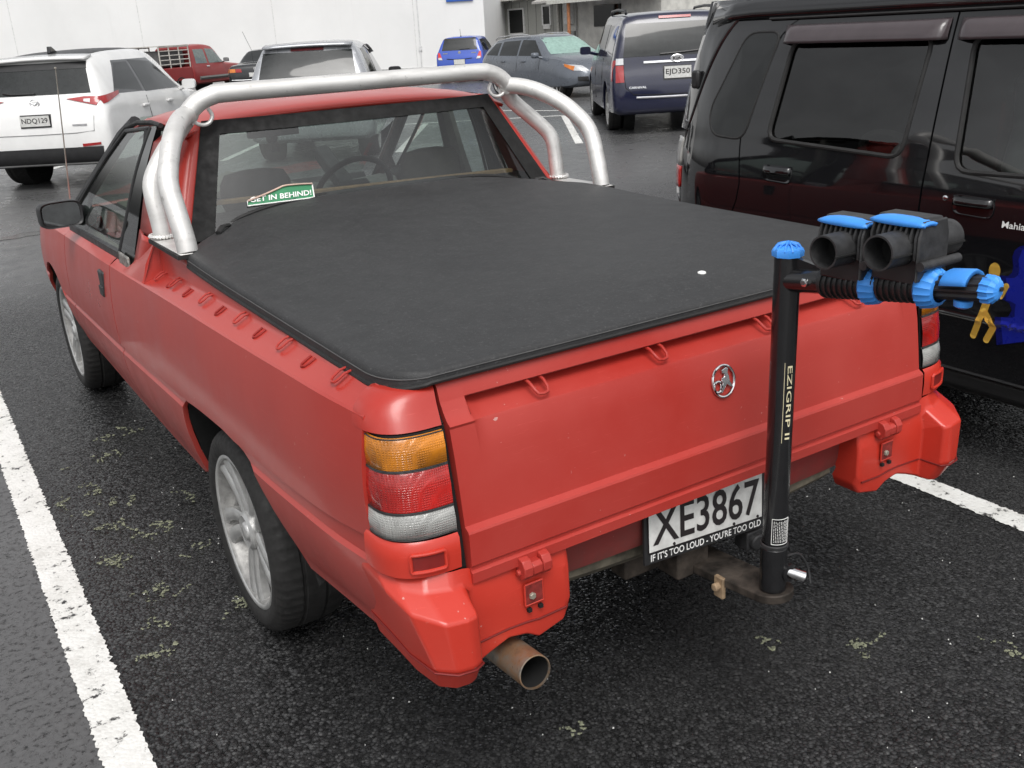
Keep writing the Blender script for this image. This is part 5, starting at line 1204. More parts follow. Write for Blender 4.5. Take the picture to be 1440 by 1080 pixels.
# ================================================================== parked cars further off
def car_paint(name, col, rough=.22, metal=0, coat=.7): return plain(name, col, rough, metal, coat, var=.04, vs=3)
class Car:
    """lofted shell; local axes x right, y forward from the rear bumper, z up. Features are laid on the shell by casting onto it."""
    def __init__(s, name, label, stations, mat, loc, head, scale=1.0, wheels=None, wr=.33, cat='car', group=None, arch=.40):
        s.t = empty(name, (loc[0], loc[1], 0), -head, label, cat, group); s.t.scale = (scale,)*3; s.mat = mat
        rows = []
        xs = [q_[0] for q_ in stations]; F = [herm(xs, [q_[k] for q_ in stations]) for k in range(1, 7)]
        ys = sorted(set(list(xs)+[lerp(xs[i], xs[i+1], k/3) for i in range(len(xs)-1) for k in (1, 2)]))
        for y in ys:
            zs, zb, zt, wl, wb, wt = [f(y) for f in F]; g_ = max(0, min(1, (zt-zb)/.3)); cr_ = .035
            half = [(0, zs), (wl-.10, zs), (wl-.015, zs+.05), (wl, lerp(zs, zb, .30)), (lerp(wl, wb, .3)+.012, lerp(zs, zb, .62)), (lerp(wl, wb, .8)+.008, lerp(zs, zb, .88)), (wb, zb), (lerp(wb, wt, .35)+.012*g_, lerp(zb, zt, .35)), (lerp(wb, wt, .72)+.012*g_, lerp(zb, zt, .72)), (wt, lerp(zb, zt, .95)), (wt-.05, zt), (wt*.72, zt+cr_*.6), (wt*.36, zt+cr_*.92), (0, zt+cr_)]
            rows.append([(x, y, z) for x, z in half]+[(-x, y, z) for x, z in half[-2:0:-1]])
        q = MB(); q.grid(rows, closed=True); q.add(rows[0], [tuple(range(len(rows[0])))]); q.add(rows[-1], [tuple(range(len(rows[0])))[::-1]])
        body = q.build('body_shell', mat, s.t, smooth=38)
        me = body.data; s.bvh = BVHTree.FromPolygons([v.co[:] for v in me.vertices], [p.vertices[:] for p in me.polygons])
        if wheels:
            cm = MB()
            for y in wheels:
                cm.lathe([(-1.2, 0), (-1.2, arch), (-.55, arch), (-.55, 0)], (0, y, wr+.02), 'x', 28, 1); cm.lathe([(1.2, 0), (1.2, arch), (.55, arch), (.55, 0)], (0, y, wr+.02), 'x', 28, -1)
            co_ = cm.build('cutter', M['dark'], None); md = body.modifiers.new('arches', 'BOOLEAN'); md.operation = 'DIFFERENCE'; md.object = co_; md.solver = 'EXACT'
            co_.parent = s.t; bpy.context.view_layer.update()
            dg = bpy.context.evaluated_depsgraph_get(); nm = bpy.data.meshes.new_from_object(body.evaluated_get(dg)); body.modifiers.clear(); body.data = nm
            nm.materials.clear(); nm.materials.append(mat); nm.shade_smooth(); nm.set_sharp_from_angle(angle=R(38)); bpy.data.objects.remove(co_, do_unlink=True)
            wmax = max(q_[4] for q_ in stations)
            for y in wheels:
                for sx in (-1, 1):
                    c_ = copy_tree(W1, s.t); c_.name = 'wheel'; c_.scale = (.95, wr/.318, wr/.318); c_.location = (sx*(wmax-.035), y, wr); c_.rotation_euler = (random.random()*3, 0, 0 if sx < 0 else math.pi)
                    q = MB(); q.lathe([(-.18, arch-.004), (.0, arch-.004), (.0, 0)], (sx*.56, y, wr+.02), 'x', 24, -sx); q.build('wheel_housing', M['dark'], s.t)
    def cast(s, a, b, axis, off):
        if axis in ('rear', 'front'):
            o, d = (Vector((a, -3, b)), Vector((0, 1, 0))) if axis == 'rear' else (Vector((a, 9, b)), Vector((0, -1, 0)))
        elif axis == 'top': o, d = Vector((a, b, 4)), Vector((0, 0, -1))
        else: o, d = (Vector((3, a, b)), Vector((-1, 0, 0))) if axis == 'right' else (Vector((-3, a, b)), Vector((1, 0, 0)))
        h = s.bvh.ray_cast(o, d)
        if h[0] is None:
            h = s.bvh.find_nearest(o+d*3)
        p = h[0]; n_ = h[1] if h[1].dot(-d) > 0 else -h[1]
        return p+(n_*.5-d*.5)*off
    def patch(s, name, quad, axis, mat, off=.006, n=8, m_=6, parent=None):
        """quad of four (a,b) corners in order; laid on the shell, with a skirt so it has an edge"""
        A_, B_, C_, D_ = [Vector(p) for p in quad]; rows = []; lows = []
        for i in range(m_+1):
            l, r_ = A_.lerp(D_, i/m_), B_.lerp(C_, i/m_); rows.append([s.cast(*(l.lerp(r_, j/n)), axis, off) for j in range(n+1)])
            lows.append([s.cast(*(l.lerp(r_, j/n)), axis, -.012) for j in range(n+1)])
        q = MB(); q.grid(rows)
        ring = rows[0]+[r_[-1] for r_ in rows[1:]]+rows[-1][-2::-1]+[r_[0] for r_ in rows[-2:0:-1]]
        low = lows[0]+[r_[-1] for r_ in lows[1:]]+lows[-1][-2::-1]+[r_[0] for r_ in lows[-2:0:-1]]
        q.grid([ring, low], closed=True)
        return q.build(name, mat, parent or s.t, smooth=45)
    def line(s, name, pts, axis, mat, r=.006, off=.002):
        q = MB(); q.tube([s.cast(*p, axis, off) for p in pts], r, 6); return q.build(name, mat, s.t)
    def part(s, name, q, mat, **k): return q.build(name, mat, s.t, **k)
    def text(s, txt, c, axis, mat, width, height, off=.012, bold=.012, sgn=1):
        return text_obj('lettering', txt, mat, s.t, lambda u, v: s.cast(c[0]+sgn*u, c[1]+v, axis, off), width=width, height=height, bold=bold)
    def plate(s, txt, c, w_=.36, h_=.125, axis='rear', col=None):
        x0, z0 = c
        s.patch('plate_surround', [(x0-w_/2-.012, z0-h_/2-.02), (x0+w_/2+.012, z0-h_/2-.02), (x0+w_/2+.012, z0+h_/2+.012), (x0-w_/2-.012, z0+h_/2+.012)], axis, M['blackpl'], .008, 2, 2)
        y_ = min(s.cast(x0+dx, z0+dz, axis, .014).y for dx in (-w_/2, 0, w_/2) for dz in (-h_/2, h_/2)) if axis == 'rear' else 0
        q = MB(); q.box((x0, y_-.003, z0), (w_, .006, h_)); q.build('number_plate', col or bpy.data.materials['plate_white'], s.t, smooth=0)
        if txt: text_obj('registration', txt, M['blackink'], s.t, lambda u, v: (x0+u, y_-.0075, z0+v), width=w_*.9, height=h_*.58, bold=.012)
    def mirror(s, x, y, z, mat):
        for sx in (-1, 1):
            q = MB(); rows = []
            for dy, k in ((-.05, .96), (-.03, 1), (.02, .95), (.06, .6), (.075, .2)):
                rows.append([(sx*(x+k*.10*np.sign(math.cos(t))*abs(math.cos(t))**.5), y+dy, z+k*.07*np.sign(math.sin(t))*abs(math.sin(t))**.5) for t in [2*math.pi*j/20 for j in range(20)]])
            q.grid(rows, closed=True); q.add(rows[0], [tuple(range(20))]); q.add(rows[-1], [tuple(range(20))])
            q.tube([(sx*(x-.08), y, z-.04), (sx*(x-.20), y+.06, z-.07)], .028, 8); q.build('door_mirror', mat, s.t, smooth=45)
W1 = make_wheel('wheel', big=False, style=1)
for o_ in [W1]+list(W1.children_recursive): o_.hide_render = False
lampw = plain('silver_lamp', (.55, .56, .57), .15, .3, .6, var=.05); lampr = plain('deep_red_lamp', (.30, .010, .012), .12, coat=.8, var=.1); lampd = plain('smoked_red_lamp', (.075, .010, .012), .10, coat=.8, var=.1)
lampo = plain('orange_lamp', (.55, .16, .02), .15, coat=.6)
seam = M['dark']; GD = M['glass_dark']
gwin = plain('grey_reflecting_glass', (.016, .018, .018), .04, spec=.6, rvar=0)

# --- white crossover (rear view)
cx = Car('white_crossover', 'pearl white crossover with a dark reflection painted on its roof, seen beyond the door mirror', [
 (0.00, .42, .60, .72, .70, .74, .66), (.03, .36, .72, .88, .84, .84, .76), (.08, .32, .90, 1.02, .89, .88, .80), (.16, .30, .98, 1.16, .905, .89, .78), (.30, .29, 1.03, 1.36, .915, .885, .70), (.44, .28, 1.05, 1.54, .92, .88, .635), (.52, .28, 1.05, 1.585, .92, .88, .62), (.60, .28, 1.05, 1.60, .92, .88, .625), (1.2, .26, 1.04, 1.645, .92, .885, .62), (2.0, .25, 1.03, 1.655, .92, .885, .62), (2.5, .25, 1.01, 1.60, .92, .88, .60), (3.2, .25, 1.0, 1.10, .92, .86, .72), (3.6, .25, .98, 1.03, .915, .84, .70), (4.2, .27, .85, .92, .88, .78, .62), (4.5, .35, .70, .76, .70, .62, .5), (4.56, .45, .60, .64, .55, .5, .42)],
 car_paint('pearl_white', (.74, .74, .73)), (.335, 11.61), R(34.4), 1.03, (.98, 3.68), .36, arch=.43)
cx.patch('rear_window', [(-.70, 1.17), (.70, 1.17), (.60, 1.47), (-.60, 1.47)], 'rear', gwin, .006, 14, 8)
cx.patch('rear_spoiler_trim', [(-.61, 1.46), (.61, 1.46), (.59, 1.54), (-.59, 1.54)], 'rear', M['blackpl'], .010, 12, 3)
q = MB(); q.grid([[(x, y, z+.02*(1-(x/.62)**2)) for x in lin(-.60, .60, 11)] for y, z in ((.36, 1.585), (.45, 1.60), (.60, 1.625))]); cx.part('roof_spoiler', q, cx.mat, thick=.03)
cx.patch('roof_dark_reflection', [(-.52, .62), (.52, .62), (.52, 2.2), (-.52, 2.2)], 'top', M['blackpl'], .006, 8, 12)  # dark patch paints in the dark reflection on the white roof
for sx in (-1, 1):
    ax = 'right' if sx > 0 else 'left'
    cx.patch('tail_lamp', [(sx*.40, 1.11), (sx*.78, 1.02), (sx*.84, 1.12), (sx*.62, 1.13)], 'rear', lampr, .012, 10, 4)
    cx.patch('tail_lamp_side', [(.13, 1.03), (.13, 1.12), (.66, 1.165), (.62, 1.12)], ax, lampr, .012, 3, 10)
    cx.patch('lamp_reflector', [(sx*.62, 1.07), (sx*.70, 1.055), (sx*.70, 1.10), (sx*.62, 1.10)], 'rear', lampw, .016, 4, 3)
    cx.patch('window_surround', [(.50, 1.13), (2.95, 1.075), (2.22, 1.53), (.98, 1.53)], ax, M['wblack'], .003, 16, 6)
    cx.patch('rear_side_window', [(.60, 1.19), (1.42, 1.12), (1.42, 1.50), (1.0, 1.50)], ax, gwin, .005, 10, 6)
    cx.patch('front_side_window', [(1.52, 1.10), (2.85, 1.09), (2.25, 1.48), (1.50, 1.52)], ax, gwin, .005, 10, 6)
    cx.line('door_seam', [(1.46, 1.05), (1.46, .8), (1.40, .45)], ax, seam, .005)
    for yy in (1.32, 2.25):
        q = MB(); p_ = cx.cast(yy, .93, ax, .02); q.box(p_, (.03, .2, .035)); cx.part('door_handle', q, cx.mat, bevel=.01)
    cx.patch('reflector', [(sx*.55, .535), (sx*.78, .55), (sx*.78, .58), (sx*.55, .57)], 'rear', lampr, .012, 6, 2)
    q = MB(); q.lathe([(0, .052), (.03, .055), (.06, .052), (.06, .04), (.0, .038)], (sx*.56, .10, .43), 'y', 24, -1); cx.part('exhaust_tip', q, M['chrome'])
    cx.patch('wheel_arch_trim', [(.45, .40), (1.5, .40), (1.40, .66), (.62, .66)], ax, M['blackpl'], .004, 10, 3) if False else None
cx.patch('bumper_cladding', [(-.78, .30), (.78, .30), (.80, .53), (-.80, .53)], 'rear', M['blackpl'], .010, 16, 5)
cx.line('tailgate_seam', [(-.72, .72), (-.5, .705), (0, .70), (.5, .705), (.72, .72), (.74, .9)], 'rear', plain('panel_shade_line', (.25, .25, .25), .6), .005)
cx.plate('NDQ129', (0, .87), .37, .125)
q = MB(); c_ = cx.cast(0, 1.075, 'rear', .012); q.tube([(c_[0]+.058*math.cos(t), c_[1], c_[2]+.046*math.sin(t)) for t in lin(0, 2*math.pi*23/24, 24)], .006, 6, closed=True); q.tube([(c_[0]-.05, c_[1], c_[2]+.018), (c_[0], c_[1]-.004, c_[2]-.022), (c_[0]+.05, c_[1], c_[2]+.018)], .007, 6); cx.part('badge', q, M['chrome'])
q = MB(); q.prism([(.72, 1.655), (.93, 1.665), (.78, 1.74), (.74, 1.74)], .05, lambda u, v, w_: (-.025+w_, u, v)); cx.part('roof_fin', q, M['wblack'], bevel=.008)
q = MB(); q.tube([cx.cast(.0, 1.185, 'rear', .02), cx.cast(-.30, 1.19, 'rear', .02), cx.cast(-.42, 1.21, 'rear', .02)], .012, 6); cx.part('wiper', q, M['blackpl'])
q = MB(); q.box(cx.cast(.55, .80, 'rear', .006), (.18, .01, .018)); cx.part('model_script', q, plain('grey_script', (.35, .35, .36), .4), smooth=0)
cx.mirror(1.02, 2.86, 1.12, cx.mat)

# --- dark blue people mover (rear view)
kc = Car('blue_people_mover', 'dark navy people mover with chrome tailgate strip and roof rails', [
 (0.00, .40, .55, .66, .80, .82, .74), (.03, .34, .66, .80, .92, .91, .84), (.09, .31, .88, .98, .965, .95, .88), (.13, .30, 1.0, 1.16, .975, .955, .86), (.22, .29, 1.05, 1.42, .98, .955, .82), (.34, .28, 1.06, 1.66, .985, .955, .77), (.42, .28, 1.06, 1.70, .985, .955, .76), (1.2, .26, 1.06, 1.735, .99, .96, .76), (2.6, .25, 1.05, 1.74, .99, .96, .76), (3.2, .25, 1.03, 1.66, .99, .955, .72), (4.0, .25, 1.02, 1.14, .985, .93, .80), (4.5, .26, .95, 1.0, .95, .86, .7), (4.95, .34, .74, .80, .78, .68, .55), (5.1, .42, .6, .64, .6, .5, .4)],
 car_paint('navy_paint', (.007, .009, .032)), (9.16, 9.25), R(32.3), 1.03, (1.05, 3.95), .34, arch=.41)
kc.patch('rear_window', [(-.80, 1.135), (.80, 1.135), (.735, 1.60), (-.735, 1.60)], 'rear', gwin, .006, 16, 8)
kc.patch('high_stop_lamp', [(-.24, 1.655), (.24, 1.655), (.24, 1.69), (-.24, 1.69)], 'rear', lampr, .014, 6, 2)
kc.patch('chrome_strip', [(-.50, 1.035), (.50, 1.035), (.50, 1.065), (-.50, 1.065)], 'rear', M['chrome'], .022, 10, 2)
kc.line('bumper_strip', [(-.62, .555), (-.3, .55), (0, .55), (.3, .55), (.62, .555)], 'rear', plain('pale_bumper_strip', (.45, .45, .47), .35), .016, .006)
kc.line('tailgate_seam', [(-.80, 1.12), (-.80, .9), (-.78, .70), (-.66, .60), (-.3, .585), (0, .585), (.3, .585), (.66, .60), (.78, .70), (.80, .9), (.80, 1.12)], 'rear', seam, .006)
for sx in (-1, 1):
    ax = 'right' if sx > 0 else 'left'
    kc.patch('tail_lamp', [(sx*.80, .78), (sx*.925, .78), (sx*.915, 1.02), (sx*.80, 1.02)], 'rear', lampr, .012, 4, 6)
    kc.patch('reverse_lamp', [(sx*.80, 1.03), (sx*.915, 1.03), (sx*.905, 1.12), (sx*.80, 1.12)], 'rear', lampw, .012, 4, 3)
    kc.patch('tail_lamp_side', [(.12, .80), (.12, 1.10), (.28, 1.08), (.26, .86)], ax, lampr, .010, 4, 4)
    kc.patch('rear_side_window', [(.42, 1.14), (1.55, 1.12), (1.55, 1.58), (.55, 1.58)], ax, gwin, .005, 10, 6)
    kc.patch('middle_side_window', [(1.64, 1.12), (2.75, 1.11), (2.70, 1.60), (1.64, 1.60)], ax, gwin, .005, 10, 6)
    kc.patch('front_side_window', [(2.84, 1.11), (3.75, 1.10), (3.25, 1.52), (2.80, 1.58)], ax, gwin, .005, 10, 6)
    kc.line('door_seam', [(1.60, 1.1), (1.60, .8), (1.55, .4)], ax, seam, .006); kc.line('door_seam', [(2.80, 1.1), (2.80, .8), (2.80, .4)], ax, seam, .006)
    q = MB(); q.tube([(sx*.70, .55, 1.745), (sx*.70, .60, 1.79), (sx*.70, 1.6, 1.815), (sx*.70, 2.5, 1.80), (sx*.70, 2.58, 1.76)], .022, 8); kc.part('roof_rail', q, M['blackpl'])
kc.plate('EJD350', (0, .895), .40, .17)
q = MB(); c_ = kc.cast(0, 1.085, 'rear', .030); q.add([(c_[0]+.095*math.cos(t), c_[1], c_[2]+.048*math.sin(t)) for t in lin(0, 2*math.pi*23/24, 24)], [tuple(range(24))]); q.tube([(c_[0]+.095*math.cos(t), c_[1], c_[2]+.048*math.sin(t)) for t in lin(0, 2*math.pi*23/24, 24)], .008, 6, closed=True); kc.part('badge_oval', q, M['chrome'])
text_obj('badge_lettering', 'KIA', M['blackink'], kc.t, lambda u, v: (c_[0]+u, c_[1]-.012, c_[2]+v), width=.12, height=.042, bold=.02)
kc.text('CARNIVAL', (-.60, .70), 'rear', M['chrome'], .26, .032, .010)
q = MB(); q.tube([kc.cast(-.25, 1.155, 'rear', .02), kc.cast(.1, 1.17, 'rear', .02), kc.cast(.42, 1.19, 'rear', .02)], .014, 6); kc.part('wiper', q, M['blackpl'])
kc.mirror(1.10, 3.5, 1.18, kc.mat)

# --- grey estate facing us
cz = Car('grey_estate', 'slate grey estate car facing the yard between blue hatchback and people mover', [
 (0.00, .40, .55, .66, .62, .66, .58), (.05, .32, .75, .90, .80, .80, .72), (.14, .28, .90, 1.05, .86, .84, .74), (.45, .25, .97, 1.32, .89, .85, .62), (.60, .24, .97, 1.39, .89, .85, .60), (1.4, .22, .96, 1.45, .90, .85, .60), (2.3, .22, .95, 1.455, .90, .85, .585), (2.65, .22, .94, 1.40, .90, .85, .575), (3.35, .22, .93, 1.0, .90, .84, .74), (3.6, .22, .92, .965, .90, .83, .72), (4.2, .24, .80, .87, .87, .76, .62), (4.5, .30, .68, .74, .74, .66, .52), (4.66, .38, .55, .60, .56, .50, .42)],
 car_paint('slate_grey_metallic', (.125, .14, .165), .30, .30), (13.98, 21.74), R(181.2), 1.0, (.95, 3.68), .325, arch=.39)
cz.patch('windscreen', [(-.70, 1.02), (.70, 1.02), (.54, 1.41), (-.54, 1.41)], 'front', plain('sky_reflection_windscreen', (.24, .36, .32), .05, spec=.8, rvar=0), .006, 14, 8)  # pale green base colour paints in the sky's reflection
for sx in (-1, 1):
    ax = 'right' if sx > 0 else 'left'
    cz.patch('rear_quarter_window', [(.32, 1.03), (.92, 1.01), (.92, 1.33), (.62, 1.31)], ax, gwin, .005, 6, 5)
    cz.patch('rear_side_window', [(1.02, 1.01), (1.90, 1.0), (1.86, 1.37), (1.02, 1.35)], ax, gwin, .005, 8, 5)
    cz.patch('front_side_window', [(1.98, 1.0), (3.05, .99), (2.50, 1.36), (1.96, 1.38)], ax, gwin, .005, 8, 5)
    cz.line('door_seam', [(1.94, .98), (1.94, .7), (1.90, .3)], ax, seam, .006); cz.line('door_seam', [(3.02, .95), (3.0, .7), (3.0, .3)], ax, seam, .006)
    for yy in (1.25, 2.25):
        q = MB(); q.box(cz.cast(yy, .86, ax, .02), (.03, .19, .035)); cz.part('door_handle', q, cz.mat, bevel=.01)
    cz.patch('headlamp', [(sx*.48, .62), (sx*.76, .64), (sx*.82, .79), (sx*.58, .74)], 'front', lampw, .012, 8, 4)
    cz.patch('headlamp_side', [(4.36, .64), (4.36, .74), (4.02, .80), (4.06, .74)], ax, lampo, .010, 6, 6)
    cz.patch('fog_pocket', [(sx*.52, .38), (sx*.74, .40), (sx*.74, .50), (sx*.55, .50)], 'front', M['blackpl'], .010, 5, 3)
    q = MB(); q.tube([(sx*.60, .5, 1.40), (sx*.60, .62, 1.46), (sx*.60, 1.4, 1.505), (sx*.60, 2.1, 1.50), (sx*.60, 2.25, 1.46)], .016, 8); cz.part('roof_rail', q, plain('silver_rail', (.55, .55, .55), .3, .6) if sx < 0 else bpy.data.materials['silver_rail'])
cz.patch('grille', [(-.34, .42), (.34, .42), (.38, .62), (-.38, .62)], 'front', M['blackpl'], .010, 8, 4)
cz.mirror(1.0, 3.05, 1.01, cz.mat)

# --- small blue hatchback (rear)
sw = Car('blue_hatchback', 'bright blue small hatchback nosed in against the white wall', [
 (0.00, .38, .50, .60, .66, .68, .60), (.03, .32, .66, .78, .78, .78, .72), (.08, .29, .84, .92, .82, .81, .75), (.12, .27, .93, 1.04, .835, .82, .72), (.26, .25, .97, 1.30, .84, .81, .65), (.36, .25, .98, 1.44, .84, .81, .60), (.45, .24, .98, 1.465, .845, .81, .595), (1.2, .22, .96, 1.49, .845, .81, .58), (2.0, .22, .94, 1.46, .845, .80, .56), (2.75, .22, .93, 1.0, .84, .78, .66), (3.3, .25, .82, .88, .80, .70, .58), (3.65, .34, .60, .66, .62, .54, .44)],
 car_paint('bright_blue', (.035, .085, .42)), (16.27, 28.39), R(42.3), 1.0, (.62, 3.0), .30, arch=.36)
sw.patch('rear_window', [(-.63, 1.06), (.63, 1.06), (.56, 1.41), (-.56, 1.41)], 'rear', gwin, .006, 12, 6)
sw.patch('dark_header', [(-.57, 1.405), (.57, 1.405), (.545, 1.455), (-.545, 1.455)], 'rear', M['blackpl'], .010, 10, 2)
for sx in (-1, 1):
    ax = 'right' if sx > 0 else 'left'
    sw.patch('tail_lamp', [(sx*.60, .76), (sx*.77, .80), (sx*.76, 1.00), (sx*.70, 1.0)], 'rear', plain('bright_red_lamp', (.55, .03, .025), .15, coat=.6) if sx < 0 else bpy.data.materials['bright_red_lamp'], .012, 5, 5)
    sw.patch('reverse_lamp', [(sx*.60, .76), (sx*.74, .77), (sx*.75, .84), (sx*.64, .84)], 'rear', lampw, .018, 4, 3)
    sw.patch('rear_side_window', [(.45, 1.02), (1.20, 1.0), (1.20, 1.40), (.55, 1.38)], ax, gwin, .005, 6, 5)
    sw.patch('front_side_window', [(1.28, 1.0), (2.35, .98), (1.95, 1.36), (1.26, 1.40)], ax, gwin, .005, 6, 5)
q = MB(); q.lathe([(0, .05), (.01, .05), (.012, 0)], sw.cast(0, .985, 'rear', .004), 'y', 16, -1); sw.part('badge', q, M['chrome'])
for x_ in (-.5, .5):
    q = MB(); q.box(sw.cast(x_, .965, 'rear', .006), (.16, .01, .03)); sw.part('model_script', q, M['chrome'], smooth=0)
sw.line('tailgate_shade', [(-.45, .79), (-.2, .765), (0, .76), (.2, .765), (.45, .79)], 'rear', seam, .014)
sw.plate('', (0, .68), .38, .16)
q = MB(); q.tube([(0, .50, 1.51), (0, .42, 1.75)], .006, 6); q.lathe([(0, .03), (.04, .015)], (0, .5, 1.50), 'z', 8); sw.part('roof_aerial', q, M['blackpl'])
q = MB(); q.tube([sw.cast(0, 1.09, 'rear', .02), sw.cast(.36, 1.10, 'rear', .02)], .012, 6); sw.part('wiper', q, M['blackpl'])
sw.mirror(.95, 2.3, 1.02, M['blackpl'])

# --- silver hatchback right beyond the cab (rear)
sh = Car('silver_hatchback', 'silver hatchback with dark rear window just beyond the ute cab', [
 (0.00, .38, .52, .62, .66, .68, .60), (.03, .32, .66, .80, .80, .80, .74), (.10, .29, .85, .95, .845, .83, .76), (.14, .27, .95, 1.06, .85, .835, .73), (.32, .25, .99, 1.34, .855, .83, .67), (.44, .25, 1.0, 1.475, .855, .825, .63), (.52, .25, 1.0, 1.50, .855, .825, .625), (1.3, .23, .98, 1.53, .855, .825, .62), (2.1, .22, .96, 1.50, .855, .82, .59), (2.9, .22, .95, 1.03, .85, .80, .68), (3.5, .25, .84, .90, .82, .72, .6), (3.95, .34, .62, .68, .64, .56, .46)],
 car_paint('silver_paint', (.42, .43, .45), .26, .5), (3.9, 11.2), R(31.1), 1.07, (.68, 3.15), .31, arch=.37)
sh.patch('rear_window', [(-.675, 1.0), (.675, 1.0), (.60, 1.43), (-.60, 1.43)], 'rear', gwin, .006, 14, 8)
sh.patch('high_stop_lamp', [(-.22, 1.44), (.22, 1.44), (.22, 1.475), (-.22, 1.475)], 'rear', lampd, .016, 6, 2)
q = MB(); q.grid([[(x, y, z+.015*(1-(x/.62)**2)) for x in lin(-.60, .60, 9)] for y, z in ((.34, 1.505), (.46, 1.525), (.6, 1.54))]); sh.part('roof_spoiler', q, sh.mat, thick=.03)
for sx in (-1, 1):
    ax = 'right' if sx > 0 else 'left'
    sh.patch('tail_lamp', [(sx*.70, .80), (sx*.79, .80), (sx*.78, 1.04), (sx*.71, 1.04)], 'rear', lampr, .012, 4, 5)
    sh.patch('rear_side_window', [(.62, 1.06), (1.38, 1.03), (1.38, 1.44), (.80, 1.43)], ax, gwin, .005, 8, 5)
    sh.patch('front_side_window', [(1.46, 1.03), (2.55, 1.0), (2.1, 1.39), (1.44, 1.44)], ax, gwin, .005, 8, 5)
    q = MB(); q.grid([[sh.cast(yy, zz+.01, ax, o_) for yy, zz in zip(lin(1.40, 2.2, 9), (1.455, 1.46, 1.46, 1.455, 1.45, 1.44, 1.42, 1.39, 1.34))] for o_ in (.005, .05)]); sh.part('weather_shield', q, M['visor'], thick=.004)
sh.plate('', (0, .72), .36, .125)
sh.mirror(.98, 2.45, 1.05, M['blackpl'])

# --- black sedan by the wall (rear quarter)
bs = Car('black_sedan', 'black saloon with orange rear indicator parked close to the white wall', [
 (0.00, .38, .55, .66, .66, .70, .62), (.04, .32, .74, .86, .80, .80, .74), (.12, .29, .88, .95, .85, .82, .76), (.30, .27, .93, .985, .86, .82, .74), (.80, .25, .95, 1.0, .86, .82, .72), (1.45, .23, .95, 1.34, .86, .80, .58), (1.75, .22, .95, 1.38, .86, .80, .56), (2.4, .22, .94, 1.385, .86, .80, .56), (2.75, .22, .93, 1.32, .86, .80, .55), (3.25, .22, .92, .97, .85, .78, .68), (4.1, .26, .80, .84, .80, .70, .58), (4.43, .36, .60, .66, .62, .55, .45)],
 car_paint('black_saloon_paint', (.010, .011, .013)), (9.34, 29.49), R(34), 1.05, (.80, 3.5), .31, arch=.37)
bs.patch('rear_window', [(-.62, .92), (.62, .92), (.52, 1.45), (-.52, 1.45)], 'top', gwin, .006, 10, 6)
for sx in (-1, 1):
    ax = 'right' if sx > 0 else 'left'
    bs.patch('indicator_lens', [(sx*.60, .78), (sx*.78, .78), (sx*.78, .88), (sx*.60, .88)], 'rear', lampo, .012, 5, 3)
    bs.patch('indicator_side', [(.10, .76), (.10, .88), (.26, .90), (.26, .78)], ax, lampo, .012, 3, 3)
    bs.patch('tail_lens', [(sx*.40, .78), (sx*.59, .78), (sx*.59, .88), (sx*.42, .88)], 'rear', lampr, .012, 5, 3)
    bs.patch('side_window', [(1.25, 1.0), (2.95, .98), (2.55, 1.30), (1.55, 1.32)], ax, gwin, .005, 8, 4)
q = MB(); q.lathe([(0, .045), (.01, .045), (.012, 0)], bs.cast(0, .87, 'rear', .004), 'y', 16, -1); bs.part('badge', q, M['chrome'])
bs.line('bumper_strip', [(-.74, .56), (-.4, .55), (0, .55), (.4, .55), (.74, .56)], 'rear', M['chrome'], .014)
bs.plate('', (0, .70), .36, .12)
q = MB(); q.tube([(-.45, 1.6, 1.39), (-.55, 1.2, 1.95)], .006, 6); bs.part('roof_aerial', q, M['blackpl'])
bs.mirror(.95, 2.9, 1.0, bs.mat)

# --- dark car whose roof just shows past the crossover
dk = Car('dark_hatchback', 'dark hatchback half hidden beyond the white crossover by the wall', [
 (0.00, .38, .52, .62, .66, .68, .60), (.03, .32, .66, .80, .80, .80, .74), (.10, .29, .85, .95, .845, .83, .76), (.32, .25, .99, 1.30, .855, .83, .67), (.52, .25, 1.0, 1.45, .855, .825, .625), (1.3, .23, .98, 1.49, .855, .825, .62), (2.1, .22, .96, 1.46, .855, .82, .59), (2.9, .22, .95, 1.03, .85, .80, .68), (3.5, .25, .84, .90, .82, .72, .6), (3.95, .34, .62, .68, .64, .56, .46)],
 car_paint('dark_grey_paint', (.02, .021, .024)), (-1.6, 28.6), R(40), 1.0, (.68, 3.15), .31, arch=.37)
dk.patch('rear_window', [(-.65, 1.0), (.65, 1.0), (.58, 1.38), (-.58, 1.38)], 'rear', gwin, .006, 10, 6)
for sx in (-1, 1):
    ax = 'right' if sx > 0 else 'left'
    dk.patch('tail_lamp', [(sx*.68, .80), (sx*.79, .80), (sx*.78, 1.0), (sx*.70, 1.0)], 'rear', lampr, .012, 4, 5)
    dk.patch('side_window', [(.62, 1.06), (2.45, 1.02), (2.1, 1.38), (.80, 1.40)], ax, gwin, .005, 8, 5)

# --- faded red double cab ute with wire canopy frame
ru = Car('red_double_cab', 'faded red double cab pickup with pale wheel flares and wire tray cage', [
 (1.62, .55, .92, 1.00, .80, .80, .74), (1.66, .50, 1.0, 1.35, .83, .81, .70), (1.74, .45, 1.02, 1.62, .84, .81, .66), (1.85, .42, 1.02, 1.66, .84, .81, .65), (2.6, .42, 1.02, 1.68, .84, .81, .64), (3.05, .42, 1.01, 1.62, .84, .81, .62), (3.55, .42, 1.0, 1.08, .84, .80, .70), (4.1, .42, .98, 1.02, .84, .80, .70), (4.75, .44, .88, .94, .82, .76, .64), (4.92, .50, .70, .76, .76, .70, .60)],
 car_paint('faded_maroon', (.26, .035, .035), .4, 0, .2), (6.55, 32.7), R(52), 1.03, (4.08,), .37, arch=.44, cat='pickup')
q = MB(); q.box((0, .80, .80), (1.62, 1.60, .42)); ru.part('tray', q, ru.mat, bevel=.02)
pale = plain('pale_flare', (.50, .48, .44), .5)
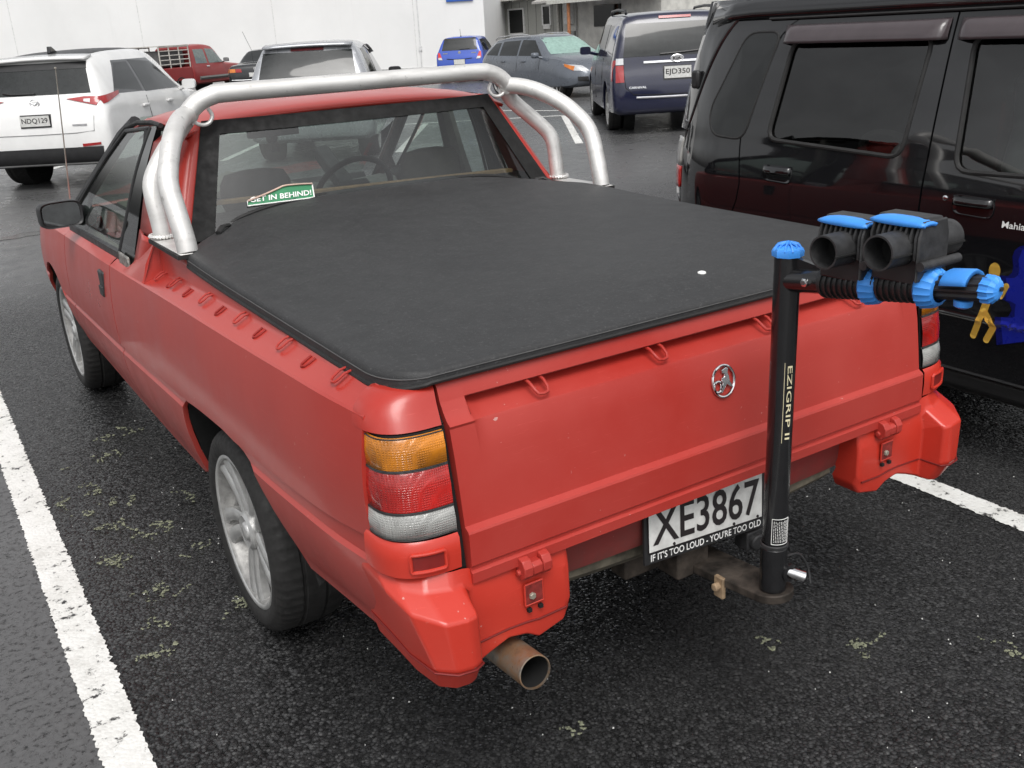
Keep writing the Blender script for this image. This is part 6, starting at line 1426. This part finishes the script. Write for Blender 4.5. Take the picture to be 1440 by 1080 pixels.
for sx in (-1, 1):
    ax = 'right' if sx > 0 else 'left'
    ru.patch('rear_side_window', [(1.86, 1.09), (2.48, 1.08), (2.46, 1.54), (1.90, 1.54)], ax, plain('pale_side_glass', (.14, .17, .165), .06, spec=.7, rvar=0) if sx < 0 else bpy.data.materials['pale_side_glass'], .006, 6, 5)
    ru.patch('front_side_window', [(2.58, 1.08), (3.45, 1.07), (3.05, 1.52), (2.56, 1.55)], ax, bpy.data.materials['pale_side_glass'], .006, 6, 5)
    q = MB(); q.tube([(sx*.83, 4.08+.44*math.cos(t), .39+.44*math.sin(t)) for t in lin(0, math.pi, 16)], .035, 8, flat=(1.4, 1)); ru.part('wheel_flare', q, pale)
    ru.line('side_step', [(1.9, .62), (2.7, .62), (3.5, .62)], ax, plain('grey_sill_band', (.12, .125, .12), .6) if sx < 0 else bpy.data.materials['grey_sill_band'], .06)
    q = MB(); q.box(ru.cast(2.45, .98, ax, .02), (.03, .16, .04)); ru.part('door_handle', q, M['chrome'], bevel=.008)
    c_ = copy_tree(W1, ru.t); c_.name = 'wheel'; c_.scale = (1, 1.16, 1.16); c_.location = (sx*.80, .95, .37); c_.rotation_euler = (.3, 0, 0 if sx < 0 else math.pi)
    for zz in (1.12, 1.26, 1.40, 1.54, 1.66):
        q = MB(); q.tube([(sx*.78, .05, zz), (sx*.78, 1.58, zz)], .018, 6); ru.part('cage_bar', q, pale)
    for yy in (.05, .55, 1.05, 1.56):
        q = MB(); q.tube([(sx*.78, yy, 1.0), (sx*.78, yy, 1.68)], .022, 6); ru.part('cage_post', q, pale)
q = MB(); q.box((0, .82, 1.69), (1.6, 1.6, .03)); ru.part('cage_roof', q, pale)
q = MB(); q.box((0, .82, 1.30), (1.3, 1.3, .5)); ru.part('tray_load', q, plain('grey_load', (.10, .10, .10), .8), bevel=.05)
ru.mirror(.98, 3.35, 1.15, plain('grey_mirror', (.2, .2, .2), .4))
for o_ in list(W1.children_recursive): bpy.data.objects.remove(o_, do_unlink=True)
bpy.data.objects.remove(W1, do_unlink=True)
